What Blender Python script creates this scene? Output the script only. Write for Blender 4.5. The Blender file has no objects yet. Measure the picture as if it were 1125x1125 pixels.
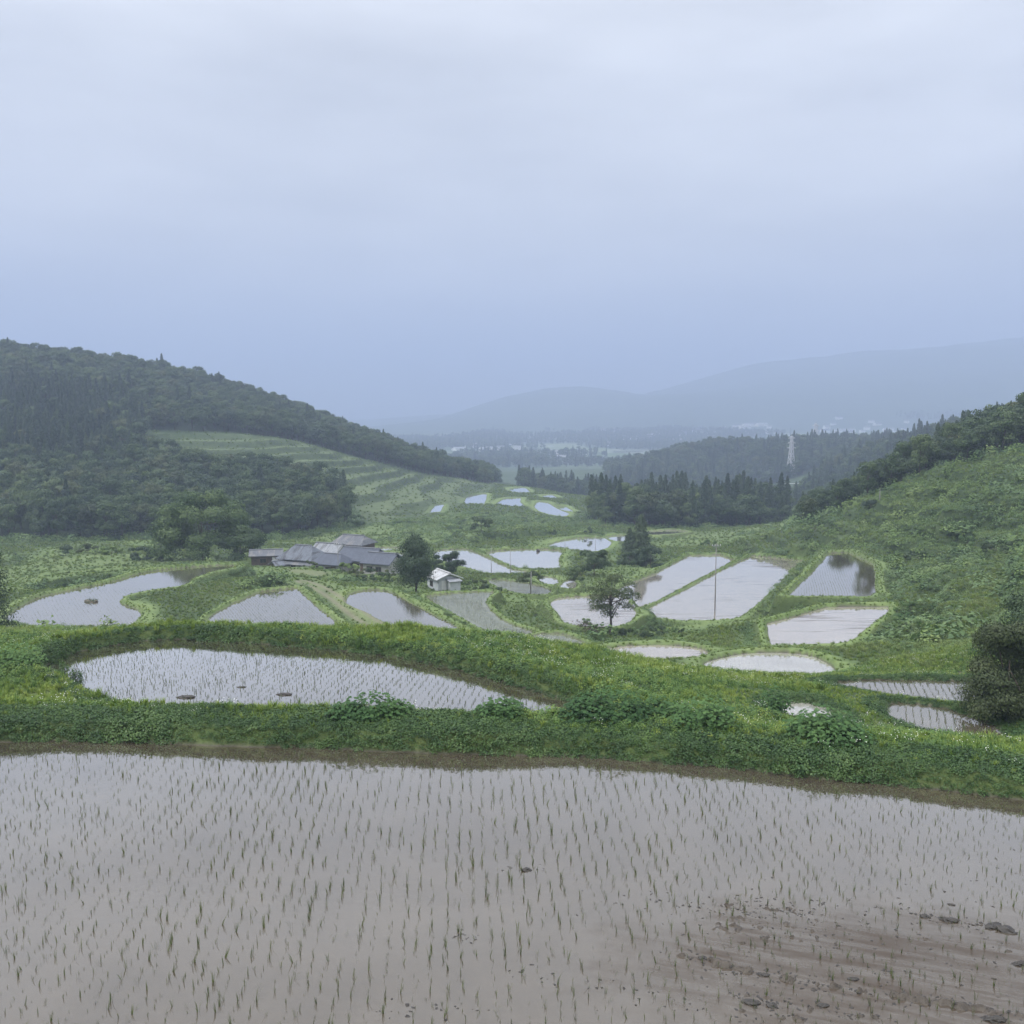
import bpy, math, random
import numpy as np
rng = np.random.default_rng(7)
random.seed(7)
S = bpy.context.scene
COL = S.collection
# ------------------------------------------------------------------ camera model
CAMZ = 11.0
FPX, CPX = 1080.0, 562.5
PITCH = math.atan((562.5 - 450.0) / FPX)
SP, CP = math.sin(PITCH), math.cos(PITCH)
def ray(u, v):
    a = (u - CPX) / FPX; b = -(v - CPX) / FPX
    return a, CP + b * SP, -SP + b * CP
def on_z(u, v, z):
    a, dy, dz = ray(u, v); t = (z - CAMZ) / dz
    return (a * t, dy * t, z)
def at_y(u, v, y):
    a, dy, dz = ray(u, v); t = y / dy
    return (a * t, y, CAMZ + dz * t)
def uy(u, y):                       # column u at ground distance y (about horizon height) -> x
    return (u - CPX) / FPX * y
# ------------------------------------------------------------------ helpers
def tag(o, label=None, cat=None, group=None, kind=None):
    if label: o['label'] = label
    if cat: o['category'] = cat
    if group: o['group'] = group
    if kind: o['kind'] = kind
    return o
def link(name, me, parent=None, mat=None):
    o = bpy.data.objects.new(name, me); COL.objects.link(o)
    if parent is not None: o.parent = parent
    return o
def empty(name, loc, rz=0.0):
    o = bpy.data.objects.new(name, None); COL.objects.link(o)
    o.location = loc; o.rotation_euler = (0, 0, rz); o.empty_display_size = 0.3
    return o
def copy_thing(o, loc, rz=0.0, scale=None, label=None):
    c = o.copy(); COL.objects.link(c); c.location = loc; c.rotation_euler = (0, 0, rz)
    if scale: c.scale = scale if hasattr(scale, '__len__') else (scale,) * 3
    if label: c['label'] = label
    def rec(src, dst):
        for ch in src.children:
            d = ch.copy(); COL.objects.link(d); d.parent = dst; rec(ch, d)
    rec(o, c)
    return c
def mk_mesh(name, V, faces, mats=(), midx=None, smooth=False, attrs=None):
    """faces: list of (n,k) int arrays"""
    me = bpy.data.meshes.new(name)
    V = np.asarray(V, dtype=np.float32).reshape(-1, 3)
    me.vertices.add(len(V)); me.vertices.foreach_set('co', V.ravel())
    faces = [np.asarray(f, dtype=np.int32) for f in faces if len(f)]
    if faces:
        loops = np.concatenate([f.ravel() for f in faces])
        sizes = np.concatenate([np.full(len(f), f.shape[1], dtype=np.int32) for f in faces])
        starts = np.concatenate([[0], np.cumsum(sizes)[:-1]]).astype(np.int32)
        me.loops.add(len(loops)); me.loops.foreach_set('vertex_index', loops)
        me.polygons.add(len(sizes)); me.polygons.foreach_set('loop_start', starts)
        if midx is not None: me.polygons.foreach_set('material_index', np.asarray(midx, dtype=np.int32))
        me.polygons.foreach_set('use_smooth', np.full(len(sizes), smooth, dtype=bool))
    for m in mats: me.materials.append(m)
    me.update(calc_edges=True)
    for k, (dom, typ, arr) in (attrs or {}).items():
        a = me.attributes.new(k, typ, dom)
        a.data.foreach_set('vector' if typ == 'FLOAT_VECTOR' else 'value', np.asarray(arr).ravel())
    return me
class MB:
    """collects simple shapes into one mesh"""
    def __init__(s): s.v = []; s.f = {3: [], 4: []}; s.n = 0; s.t = []
    def add(s, V, F):
        V = np.asarray(V, float)
        for f in F:
            s.f[len(f)].append([i + s.n for i in f])
        s.v.append(V); s.n += len(V); return s
    def box(s, c, d, rz=0.0):
        x, y, z = [q / 2 for q in d]
        V = np.array([[-x,-y,-z],[x,-y,-z],[x,y,-z],[-x,y,-z],[-x,-y,z],[x,-y,z],[x,y,z],[-x,y,z]])
        if rz:
            ca, sa = math.cos(rz), math.sin(rz)
            V = np.stack([V[:,0]*ca - V[:,1]*sa, V[:,0]*sa + V[:,1]*ca, V[:,2]], 1)
        return s.add(V + np.array(c), [(0,3,2,1),(4,5,6,7),(0,1,5,4),(1,2,6,5),(2,3,7,6),(3,0,4,7)])
    def tube(s, pts, rad, n=6, cap=True):
        pts = [np.array(p, float) for p in pts]; k = len(pts); V = []
        for i, p in enumerate(pts):
            d = pts[min(i+1, k-1)] - pts[max(i-1, 0)]; d = d / (np.linalg.norm(d) + 1e-9)
            a = np.cross(d, [0.3, 0.9, 0.2]) if abs(d[2]) > .9 else np.cross(d, [0, 0, 1.0])
            a /= np.linalg.norm(a) + 1e-9; b = np.cross(d, a)
            for j in range(n):
                q = 2 * math.pi * j / n
                V.append(p + (a * math.cos(q) + b * math.sin(q)) * rad[i])
        F = []
        for i in range(k - 1):
            for j in range(n):
                F.append((i*n + j, i*n + (j+1) % n, (i+1)*n + (j+1) % n, (i+1)*n + j))
        if cap:
            V.append(pts[0]); V.append(pts[-1]); a0 = k * n
            for j in range(n):
                F.append((a0, (j+1) % n, j)); F.append((a0 + 1, (k-1)*n + j, (k-1)*n + (j+1) % n))
        return s.add(V, F)
    def mesh(s, name, mat, smooth=False):
        V = np.concatenate(s.v)
        fs = [np.array(s.f[k]) for k in (3, 4) if s.f[k]]
        return mk_mesh(name, V, fs, [mat], smooth=smooth)
    def build(s, name, mat, parent=None, smooth=False):
        return link(name, s.mesh(name, mat, smooth), parent)
def hashn(ix, iy, seed):
    n = (ix * 374761393 + iy * 668265263 + seed * 1274126177) & 0xffffffff
    n = ((n ^ (n >> 13)) * 1274126177) & 0xffffffff
    return ((n ^ (n >> 16)) & 0xffff) / 65535.0
def vnoise(x, y, seed=0):
    ix = np.floor(x).astype(np.int64); iy = np.floor(y).astype(np.int64)
    fx = x - ix; fy = y - iy
    fx = fx*fx*(3 - 2*fx); fy = fy*fy*(3 - 2*fy)
    a = hashn(ix, iy, seed); b = hashn(ix+1, iy, seed); c = hashn(ix, iy+1, seed); d = hashn(ix+1, iy+1, seed)
    return (a*(1-fx) + b*fx)*(1-fy) + (c*(1-fx) + d*fx)*fy
def fbm(x, y, scale, octv=4, seed=0):            # about -1..1
    r = 0; amp = 1; tot = 0; f = 1.0 / scale
    for k in range(octv):
        r = r + amp * (vnoise(x*f + 17.3*k, y*f - 9.1*k, seed + k) * 2 - 1); tot += amp; amp *= .5; f *= 2.03
    return r / tot
def sstep(a, b, x):
    t = np.clip((x - a) / (b - a), 0, 1); return t*t*(3 - 2*t)
def sdist(px, py, poly):                         # signed distance, negative inside
    P = np.asarray(poly)[:, :2]; Q = np.roll(P, -1, 0)
    best = np.full(px.shape, 1e18); ins = np.zeros(px.shape, bool)
    for (ax, ay), (bx, by) in zip(P, Q):
        ex, ey = bx - ax, by - ay; wx, wy = px - ax, py - ay
        t = np.clip((wx*ex + wy*ey) / (ex*ex + ey*ey + 1e-12), 0, 1)
        best = np.minimum(best, (wx - t*ex)**2 + (wy - t*ey)**2)
        if ay != by:
            c = ((ay > py) != (by > py)) & (px < (bx - ax) * (py - ay) / (by - ay) + ax)
            ins ^= c
    d = np.sqrt(best); return np.where(ins, -d, d)
def pldist(px, py, pts):
    best = np.full(px.shape, 1e18)
    for (ax, ay), (bx, by) in zip(pts[:-1], pts[1:]):
        ex, ey = bx - ax, by - ay; wx, wy = px - ax, py - ay
        t = np.clip((wx*ex + wy*ey) / (ex*ex + ey*ey + 1e-12), 0, 1)
        best = np.minimum(best, (wx - t*ex)**2 + (wy - t*ey)**2)
    return np.sqrt(best)
def chaikin(P, it=2, w=.22):
    P = np.asarray(P, float)
    for _ in range(it):
        Q = np.roll(P, -1, 0)
        P = np.stack([P*(1-w) + Q*w, P*w + Q*(1-w)], 1).reshape(-1, P.shape[1])
    return P
def offset_poly(P, d):
    P = np.asarray(P, float)[:, :2]
    A = np.roll(P, 1, 0); B = np.roll(P, -1, 0); T = B - A
    T /= np.linalg.norm(T, axis=1, keepdims=True) + 1e-9
    N = np.stack([T[:,1], -T[:,0]], 1)
    area = .5 * np.sum(P[:,0]*B[:,1] - B[:,0]*P[:,1])
    return P + N * d * (1 if area > 0 else -1)
# ------------------------------------------------------------------ node helper
class NT:
    def __init__(s, name):
        s.m = bpy.data.materials.new(name); s.m.use_nodes = True; s.t = s.m.node_tree; s.t.nodes.clear()
        s.out = s.n('ShaderNodeOutputMaterial')
    def n(s, typ, **kw):
        nd = s.t.nodes.new(typ)
        for k, v in kw.items():
            if k.startswith('_'): setattr(nd, k[1:], v)
            else:
                key = int(k[1:]) if k[0] == 'i' and k[1:].isdigit() else k.replace('__', ' ')
                if hasattr(v, 'is_output') or isinstance(v, bpy.types.NodeSocket): s.t.links.new(v, nd.inputs[key])
                else: nd.inputs[key].default_value = v
        return nd
    def mix(s, f, a, b):
        nd = s.t.nodes.new('ShaderNodeMix'); nd.data_type = 'RGBA'
        for key, v in ((0, f), (6, a), (7, b)):
            if isinstance(v, bpy.types.NodeSocket): s.t.links.new(v, nd.inputs[key])
            elif key: nd.inputs[key].default_value = (*v, 1) if len(v) == 3 else v
            else: nd.inputs[key].default_value = v
        return nd.outputs[2]
    def math(s, op, a, b=0.0, clamp=False):
        nd = s.t.nodes.new('ShaderNodeMath'); nd.operation = op; nd.use_clamp = clamp
        for i, v in enumerate((a, b)):
            if isinstance(v, bpy.types.NodeSocket): s.t.links.new(v, nd.inputs[i])
            else: nd.inputs[i].default_value = v
        return nd.outputs[0]
    def ramp(s, f, stops):
        nd = s.t.nodes.new('ShaderNodeValToRGB'); e = nd.color_ramp.elements
        while len(e) < len(stops): e.new(.5)
        for el, (p, c) in zip(e, stops):
            el.position = p; el.color = (c, c, c, 1) if not hasattr(c, '__len__') else (*c, 1)
        s.t.links.new(f, nd.inputs[0]); return nd.outputs[0]
    def noise(s, scale, vec=None, detail=4.0, rough=.55):
        nd = s.n('ShaderNodeTexNoise', Scale=scale, Detail=detail, Roughness=rough)
        if vec is not None: s.t.links.new(vec, nd.inputs['Vector'])
        return nd.outputs[0]
    def pos(s): return s.n('ShaderNodeNewGeometry').outputs['Position']
    def attr(s, name): return s.n('ShaderNodeAttribute', _attribute_name=name).outputs['Fac']
    def objco(s): return s.n('ShaderNodeTexCoord').outputs['Object']
    def done(s, sh): s.t.links.new(sh, s.out.inputs[0]); return s.m
def leaf_mat(name, dark, mid, light, trans=.25, big=18.0, rough=.55):
    t = NT(name)
    rnd = t.n('ShaderNodeObjectInfo').outputs['Random']
    tint = t.attr('tint')
    nz = t.noise(1.0 / big, t.pos(), 3.0)
    f = t.math('ADD', t.math('MULTIPLY', tint, .40), t.math('MULTIPLY', rnd, .42))
    f = t.math('ADD', f, t.math('MULTIPLY', t.math('SUBTRACT', nz, .5), 1.3))
    f = t.math('ADD', f, .08)
    c = t.ramp(f, [(0, dark), (.45, mid), (1, light)])
    p = t.n('ShaderNodeBsdfPrincipled', Base__Color=c, Roughness=rough)
    p.inputs['Specular IOR Level'].default_value = .3
    tr = t.n('ShaderNodeBsdfTranslucent', Color=c)
    mx = t.n('ShaderNodeMixShader', i0=trans, i1=p.outputs[0], i2=tr.outputs[0])
    return t.done(mx.outputs[0])
def plain_mat(name, col, rough=.7, var=.25, scale=3.0, metal=0.0, bump=0.0):
    t = NT(name); nz = t.noise(scale, t.objco(), 5.0)
    a = tuple(max(0, q * (1 - var)) for q in col); b = tuple(min(1, q * (1 + var)) for q in col)
    c = t.mix(t.ramp(nz, [(.3, 0.0), (.7, 1.0)]), a, b)
    p = t.n('ShaderNodeBsdfPrincipled', Base__Color=c, Roughness=rough, Metallic=metal)
    if bump:
        bp = t.n('ShaderNodeBump', Strength=bump, Height=nz); t.t.links.new(bp.outputs[0], p.inputs['Normal'])
    return t.done(p.outputs[0])
# ------------------------------------------------------------------ the paddies: outline in view pixels, level z, dike width, dike height
PADDY = {}
def paddy(key, D, pts, wd=.9, hd=.3, blend=2.5, it=2):
    z = CAMZ - D
    W = np.array([on_z(u, v, z)[:2] for u, v in pts])
    PADDY[key] = dict(z=z, poly=offset_poly(chaikin(W, it, .12 if it == 1 else .2), .35), wd=wd * .95, hd=hd * 1.25, blend=blend * .7)
f0 = [on_z(u, v, 0)[:2] for u, v in [(-160,812),(0,815),(100,815),(200,817),(300,821),(450,826),(560,830),(650,832),(750,840),(850,850),(950,860),(1050,870),(1125,880),(1320,905)]]
PADDY['front'] = dict(z=0.0, poly=chaikin(np.array([(-22,13.2)] + f0 + [(22,13.0)]), 1), wd=1.8, hd=.5, blend=3.0)
paddy('second', 11.95, [(57,733),(75,722),(110,713),(150,707),(190,704),(240,706),(300,711),(360,716),(420,722),(480,733),(530,746),(580,760),(620,771),(668,786),(600,793),(500,795),(400,793),(300,792),(200,787),(140,779),(112,766),(88,749),(58,740)], 1.3, .38, 2.5)
paddy('long', 24.8, [(7,681),(23,668),(46,656),(88,647),(125,640),(159,629),(200,624),(250,621),(262,623),(231,630),(208,637),(201,645),(165,650),(139,655),(128,659),(128,664),(148,670),(152,676),(140,692),(90,694),(40,692),(18,684)], 1.0, .3, 3)
paddy('corner', 24.4, [(-40,688),(0,687),(23,692),(20,699),(0,707),(-40,707)], .8, .25, 2)
paddy('wedge', 23.3, [(323,646.5),(290,650),(262,662),(235,677),(222,693),(300,697),(380,694),(345,668)], .8, .25, 1.6, 0)
paddy('mirror', 24.0, [(384,658),(390,651),(409,648.5),(425,650),(442,660),(476,678),(515,698),(500,704),(458,701),(430,686),(405,673),(385,664)], .9, .25, 2)
paddy('weedy', 24.5, [(470,655),(500,652),(544,650),(533,656),(530,663),(538,674),(555,686),(590,696),(570,702),(550,699),(520,684),(490,668),(474,659)], .7, .22, 1.5)
paddy('sliver', 24.0, [(573,702),(600,696),(620,698),(636,705),(648,713),(600,714)], .6, .2, 1.5)
paddy('bay', 27.0, [(606,664),(616,657),(650,655),(685,656),(690,664),(697,676),(680,690),(645,690),(622,685),(619,677)], .9, .3, 2)
paddy('strip', 29.0, [(760,610),(790,610),(806,616),(760,640),(712,665),(692,672),(680,662),(676,652),(690,643),(723,630)], .8, .3, 2.2, 0)
paddy('broad', 28.5, [(829,611),(850,613),(888,617),(865,634),(812,677),(800,681),(752,683),(700,678),(712,671),(760,646),(805,622)], .9, .3, 2.2, 0)
paddy('triangle', 24.0, [(914,608),(928,607),(956,620),(958,629),(958,652),(952,657),(867,657),(898,627)], 1.1, .4, 2.2, 0)
paddy('slab', 20.5, [(846,686),(880,677),(912,668),(976,667),(970,673),(936,699),(922,707),(888,709),(853,711)], .8, .28, 1.8, 0)
paddy('dome', 18.5, [(772,731),(808,721),(853,717.5),(890,721),(909,732),(912,739),(905,743),(860,743),(808,740)], .6, .22, 1.5)
paddy('lens', 20.0, [(660,714),(700,710),(740,710),(767,713),(775,718),(760,726),(720,726),(690,721)], .6, .22, 1.5)
paddy('rowed', 14.9, [(915,750.5),(1000,748.5),(1066,750),(1078,760),(1062,774),(1014,770),(945,758)], .35, .1, 1.0, 1)
paddy('narrow', 14.2, [(981,772),(1031,778),(1068,789),(1090,799),(1092,814),(1045,810),(985,792)], .35, .1, 1.0)
paddy('scrap', 13.3, [(864,775),(885,773),(905,780),(904,792),(870,789)], .4, .1, 1.0)
paddy('pool', 30.5, [(533,608),(550,605),(582,603.5),(608,604),(617,606.5),(611,615),(614,625),(606,627),(582,627),(565,625),(550,617)], .8, .3, 2)
paddy('ribbon', 29.5, [(480,605),(511,603),(536,614),(561,626),(590,630),(611,630.5),(600,634),(565,634),(535,630),(508,623),(478,614)], .7, .28, 1.8, 1)
paddy('upper', 32.0, [(602,600),(616,595),(638,591),(661,590.5),(671,596),(666,602),(651,607.5),(638,606.5),(618,604)], .9, .3, 2.5)
paddy('beside', 32.6, [(664,590),(692,587.5),(696,596),(678,597.5)], .9, .3, 2)
paddy('glint', 34.0, [(712,584),(740,582.5),(758,584.5),(735,587.5),(712,588)], .9, .3, 2)
paddy('patch', 28.0, [(592,634),(608,635),(613,642.5),(600,642)], .6, .2, 1.5)
paddy('patchb', 27.5, [(616,645),(628,636),(632,643),(628,648)], .6, .2, 1.5)
paddy('patchc', 27.5, [(535,636),(575,640),(605,648),(600,654),(570,653),(548,645)], .6, .2, 1.5)
paddy('yard', 29.0, [(399,605),(420,601.5),(440,602),(430,606.5),(405,607.5)], .8, .25, 1.5)
paddy('yardb', 28.3, [(414,610),(428,607.5),(445,608.5),(436,616),(418,615)], .8, .25, 1.5)
paddy('fara', 38.0, [(509,556),(514,546),(534,542),(533,549),(530,555)], 1.3, .3, 3, 1)
paddy('farb', 38.0, [(545,554),(555,548),(572,547),(570,551.5),(579,559),(565,558.5)], 1.3, .3, 3, 1)
paddy('farc', 37.0, [(588,557),(592,551),(600,552),(611,559),(625,564.5),(620,568),(606,566),(594,562)], 1.3, .3, 3, 1)
paddy('fard', 41.0, [(559,537),(576,535.5),(582,541),(567,542)], 1.5, .3, 4, 1)
paddy('fare', 42.5, [(529,531),(539,530.5),(546,534),(535,535)], 1.8, .3, 5, 1)
paddy('farf', 35.0, [(473,564),(480,555),(487,554),(482,563)], 1.2, .3, 3, 1)
paddy('farg', 40.0, [(596,545),(605,543.5),(612,547),(602,548)], 1.4, .3, 3, 1)
paddy('farh', 37.8, [(612,557),(620,556.5),(629,562),(622,563.5)], 1.2, .3, 3, 1)
# ------------------------------------------------------------------ control points for the land
CT = []
def cuv(*L):
    for u, v, y in L: CT.append(at_y(u, v, y))
def cuy(*L):
    for u, y, z in L: CT.append((uy(u, y), y, z))
for x in (-60, -25, 0, 25, 60):
    CT += [(x, -28, 11), (x, -8, 9.6), (x, 0, 9.1), (x, 6, 4.8)]
CT += [(-60, 20, 4), (60, 20, 5), (-30, 12.2, .4), (30, 12.2, .4), (0, 12, .4), (-50,34,2), (50, 30, 1.0)]
cuv((700,770,40),(700,735,50),(800,770,41),(800,747,52),(900,766,44),(1000,812,36),(1125,822,34),(650,714,55),(0,742,44),(0,706,55),(-60,704,55),(560,700,54),(450,690,54),(850,800,36.5))
cuy((-200,48,-1),(-300,40,.5),(650,65,-6),(500,65,-5.5),(300,65,-4.5),(100,68,-4.5),(0,66,-4),(800,62,-6),(300,78,-8),(500,78,-8.5),(100,80,-8),(600,85,-10),(700,75,-8.5),(700,95,-12.5),(620,95,-12),(-100,80,-6),(-200,100,-9),(0,95,-10.5),(200,95,-10))
# around the long paddy and the grass mound
cuv((300,629,130),(318,627,134),(250,640,126),(200,654,121.5),(160,664,117),(275,634,128),(60,631,146),(120,622,160),(0,642,148),(60,610,185),(100,604,190),(0,620,190),(30,598,235),(100,596,232),(160,600,215),(225,617,190),(250,612,200),(-150,640,150),(-150,600,220))
# houses
cuv((290,621,164),(330,621,164),(380,624,162),(420,627,160),(360,614,182),(420,613,190),(490,643,150),(455,655,140),(350,640,145),(395,640,142),(430,640,148),(510,640,152),(540,634,165),(350,602,225),(420,595,240),(300,605,215))
# centre
cuv((700,640,158),(700,620,190),(720,600,225),(780,592,250),(850,583,250),(740,578,300),(820,592,230),(800,600,215),(900,594,186),(700,690,118),(760,695,108),(800,695,104),(820,690,106),(730,705,92),(640,650,150),(560,670,122),(590,680,117),(570,660,130),(680,700,110),(640,700,108),(650,625,175),(640,615,200),(520,590,235),(470,585,255),(570,590,245),(470,570,310),(540,570,320),(600,575,300),(650,575,300),(420,575,295),(500,560,360),(560,545,450),(480,545,400),(500,540,450),(550,532,550),(640,560,380),(650,545,470),(560,525,640))
# left meadow and wooded hill
cuv((200,481,425),(300,481,448),(400,505,470),(470,522,500),(520,528,545),(390,561,330),(450,560,345),(350,522,390),(430,535,410),(300,528,372),(250,500,410),(350,495,440),(460,545,375),(520,545,430),(380,578,285),(280,592,255),(150,594,252),(0,594,250),(-150,590,250))
cuy((290,330,-18),(350,330,-19),(150,340,-14),(0,330,-13),(0,430,8),(150,430,3),(-150,330,-10),(-150,430,12),(-350,430,20),(-350,560,48),(-150,575,46),(0,580,41),(100,590,35.6),(200,600,28),(270,610,16),(330,620,5),(400,630,-11.5),(480,640,-28),(540,655,-41),(0,500,25),(100,500,20),(200,510,13),(300,530,4),(380,550,-7),(450,570,-20),
    (0,800,20),(200,850,0),(400,850,-40),(-300,800,30),(540,800,-52),(0,1200,-60),(-400,1300,-50),(300,1200,-65),(590,620,-43),(650,620,-45),(600,800,-56))
# groves, fields and hill on the right
cuy((650,330,-27),(700,330,-27),(770,335,-27),(850,340,-27),(750,430,-33),(700,500,-38),(850,430,-36),(880,620,-46),(760,660,-46),(820,700,-48),(740,760,-50),(670,950,-54),(720,950,-38),(780,950,-27),(850,950,-28),(920,950,-24),(840,790,-50),(760,1300,-70),(660,800,-55),(900,520,-40),(920,700,-36),
    (890,320,-28),(950,325,-21),(1000,330,-14),(1060,330,-5),(1125,330,3),(1300,330,22),(950,650,-22),(1000,650,-13),(1080,650,-2),(1125,650,4),(1300,650,25),(1000,480,-28),(1100,480,-18),(1300,480,5),(1000,900,-26),(1125,950,-20),(1300,1000,-10),(1100,1300,-66))
cuv((885,576,197),(950,549,191),(1000,523,188),(1060,508,185),(1125,501,180),(870,602,185),(945,604,166),(965,618,158),(1000,640,138),(1060,612,150),(1125,562,145),(1125,622,115),(1060,662,100),(1125,692,70),(1010,690,92),(960,727,66),(1060,741,58),(1125,742,50),(1125,802,41),(1000,665,108),(975,640,140),(1000,590,160),(1060,560,158),(930,590,178),(960,595,170),(1000,720,70))
cuy((950,225,-9),(1000,225,-4.5),(1060,230,0),(1125,230,4),(900,225,-14),(1300,180,13),(1300,160,8),(1300,100,3),(1300,60,1),(1300,48,2))
# plain and far mountains
for u in (-400, -100, 200, 400, 560, 700, 850, 1000, 1150, 1400):
    for y in (1500, 1900, 2300): cuy((u, y, -70 + (6 if u > 800 else 0) * (y - 1500) / 400))
def mtn(u, v, y): cuy((u, y, 11 + (450 - v) * y / 1080))
for u, v in [(690,441),(740,426),(780,412),(820,398),(860,393),(900,390),(950,385),(1000,383),(1125,377),(1250,374),(1400,378)]: mtn(u, v, 4900)
for u, v in [(440,470),(480,463),(520,450),(560,437),(600,427),(640,421),(680,428),(720,440)]: mtn(u, v, 4300)
cuy((380,4300,-68),(100,4300,-70),(-400,4300,-70),(700,2900,-58),(850,2900,-42),(1000,2900,-25),(1200,2900,-5),(560,2900,-64),(850,3400,60),(1000,3400,90),(1200,3400,110),(520,2700,-62),(620,2700,-56),(760,2700,-50),(880,2600,-46))
for u in (-500, 0, 500, 800, 1100, 1500): cuy((u, 6700, -70), (u, 9200, -75))
# ------------------------------------------------------------------ fan grid (denser where the ground is near)
APEX = 30.0
def geom(a, b, r):
    n = max(2, int(round(math.log((b + APEX) / (a + APEX)) / math.log(1 + r))))
    return np.exp(np.linspace(math.log(a + APEX), math.log(b + APEX), n + 1)) - APEX
ROWS = np.concatenate([np.linspace(-26, 13, 40)[:-1], geom(13, 62, .0016)[:-1], geom(62, 100, .0034)[:-1], geom(100, 260, .0027)[:-1], geom(260, 560, .0030)[:-1], geom(560, 600, .006)[:-1], geom(600, 1500, .009)[:-1], geom(1500, 9000, .02)])
TC = np.concatenate([np.linspace(-.95, -.56, 40)[:-1], np.linspace(-.56, .56, 1060)[:-1], np.linspace(.56, .95, 41)])
NR, NC = len(ROWS), len(TC)
GY = np.repeat(ROWS[:, None], NC, 1); GX = (GY + APEX) * TC[None, :]
# kernel interpolation (|r| kernel, no overshoot)
pts = [np.array(CT)]
for k, p in PADDY.items():
    P = offset_poly(p['poly'], p['wd'] * .7)
    n = max(6, min(26, int(len(P) / 3)))
    sel = P[np.linspace(0, len(P) - 1, n).astype(int)]
    pts.append(np.column_stack([sel, np.full(n, p['z'] + p['hd'] * .8)]))
CP_ = np.concatenate(pts)
_, ui = np.unique(np.round(CP_[:, :2], 1), axis=0, return_index=True); CP_ = CP_[ui]
X = CP_[:, :2]; n = len(X)
D = np.sqrt(((X[:, None] - X[None]) ** 2).sum(-1))
Rg = np.minimum(np.sqrt((X**2).sum(1)) * .004, 2.0)          # smoothing grows with distance
A = np.zeros((n + 1, n + 1)); A[:n, :n] = -D + np.diag(Rg); A[:n, n] = 1; A[n, :n] = 1
sol = np.linalg.solve(A, np.concatenate([CP_[:, 2], [0]]))
def base_h(x, y):
    out = np.empty(x.size); xf, yf = x.ravel(), y.ravel()
    for i in range(0, xf.size, 20000):
        d = np.sqrt((xf[i:i+20000, None] - X[None, :, 0])**2 + (yf[i:i+20000, None] - X[None, :, 1])**2)
        out[i:i+20000] = -d @ sol[:n] + sol[n]
    return out.reshape(x.shape)
ri = np.unique(np.concatenate([np.arange(0, NR, 4), [NR - 1]])); ci = np.unique(np.concatenate([np.arange(0, NC, 5), [NC - 1]]))
coarse = base_h(GX[np.ix_(ri, ci)], GY[np.ix_(ri, ci)])
def upsample(c, ri, ci):
    r = np.arange(NR); k = np.clip(np.searchsorted(ri, r, 'right') - 1, 0, len(ri) - 2); f = ((r - ri[k]) / (ri[k+1] - ri[k]))[:, None]
    a = c[k] * (1 - f) + c[k+1] * f
    q = np.arange(NC); k = np.clip(np.searchsorted(ci, q, 'right') - 1, 0, len(ci) - 2); f = ((q - ci[k]) / (ci[k+1] - ci[k]))[None]
    return a[:, k] * (1 - f) + a[:, k+1] * f
Z = upsample(coarse, ri, ci)
def region(L): return np.array([(uy(u, y), y) for u, y in L])
MEADOW = region([(150,385),(165,430),(300,452),(400,472),(470,502),(520,540),(545,520),(530,430),(490,340),(440,300),(395,290),(380,325),(368,358),(300,372)])
WOODL = region([(-380,235),(-200,245),(0,252),(150,258),(250,260),(330,266),(384,286),(381,320),(366,352),(300,364),(150,378),(163,432),(300,454),(400,474),(470,504),(524,542),(543,570),(548,665),(400,700),(0,680),(-380,680)])
WOODR = region([(884,203),(950,196),(1000,193),(1060,190),(1125,185),(1450,180),(1450,430),(1125,400),(1000,390),(900,370),(878,300)])
WOODF = region([(870,520),(1450,470),(1450,760),(950,760),(905,700)])
WOODH = region([(668,850),(700,800),(760,772),(840,772),(960,800),(1130,860),(1130,1100),(960,1100),(665,1060)])
GROVE = region([(655,308),(700,298),(770,303),(862,322),(868,352),(800,385),(700,372),(648,350)])
GROVEB = region([(566,620),(600,598),(655,592),(668,650),(660,690),(570,690)])
sd_m = sdist(GX, GY, MEADOW)
# undulation
und = fbm(GX, GY, 9, 3, 3) * .35 * sstep(40, 90, GY) + fbm(GX, GY, 40, 3, 5) * 1.0 * sstep(70, 200, GY) + fbm(GX, GY, 140, 4, 9) * 5 * sstep(450, 900, GY) + fbm(GX, GY, 600, 5, 12) * 34 * sstep(3000, 4800, GY)
und += fbm(GX, GY, 1.6, 2, 21) * .10 * sstep(24, 34, GY) * (1 - sstep(300, 500, GY))
# lumpy scrub on the slopes
SCRUB_R = region([(865,186),(900,190),(960,176),(1000,140),(985,118),(975,96),(955,72),(1000,64),(1110,60),(1125,50),(1450,50),(1450,178),(1060,187),(950,193),(884,199)])
sd_r = sdist(GX, GY, SCRUB_R)
und += np.abs(fbm(GX, GY, 7, 3, 31)) * 2.6 * sstep(2, -6, sd_r) * sstep(60, 100, GY)
BROW = region([(400,300),(520,340),(640,340),(655,300),(690,250),(600,240),(520,232),(440,245)])
und += np.abs(fbm(GX, GY, 9, 3, 37)) * 2.2 * sstep(3, -10, sdist(GX, GY, BROW))
Zb = Z + und
# contour terraces on the left meadow
qs = 2.9; q = (Zb + fbm(GX, GY, 30, 2, 41) * 1.2) / qs; fr = q - np.floor(q)
Zt = Zb + (sstep(.66, .97, fr) - fr) * qs * .95
Zb = np.where(sd_m < 0, Zb + (Zt - Zb) * sstep(0, -8, sd_m), Zb)
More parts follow.
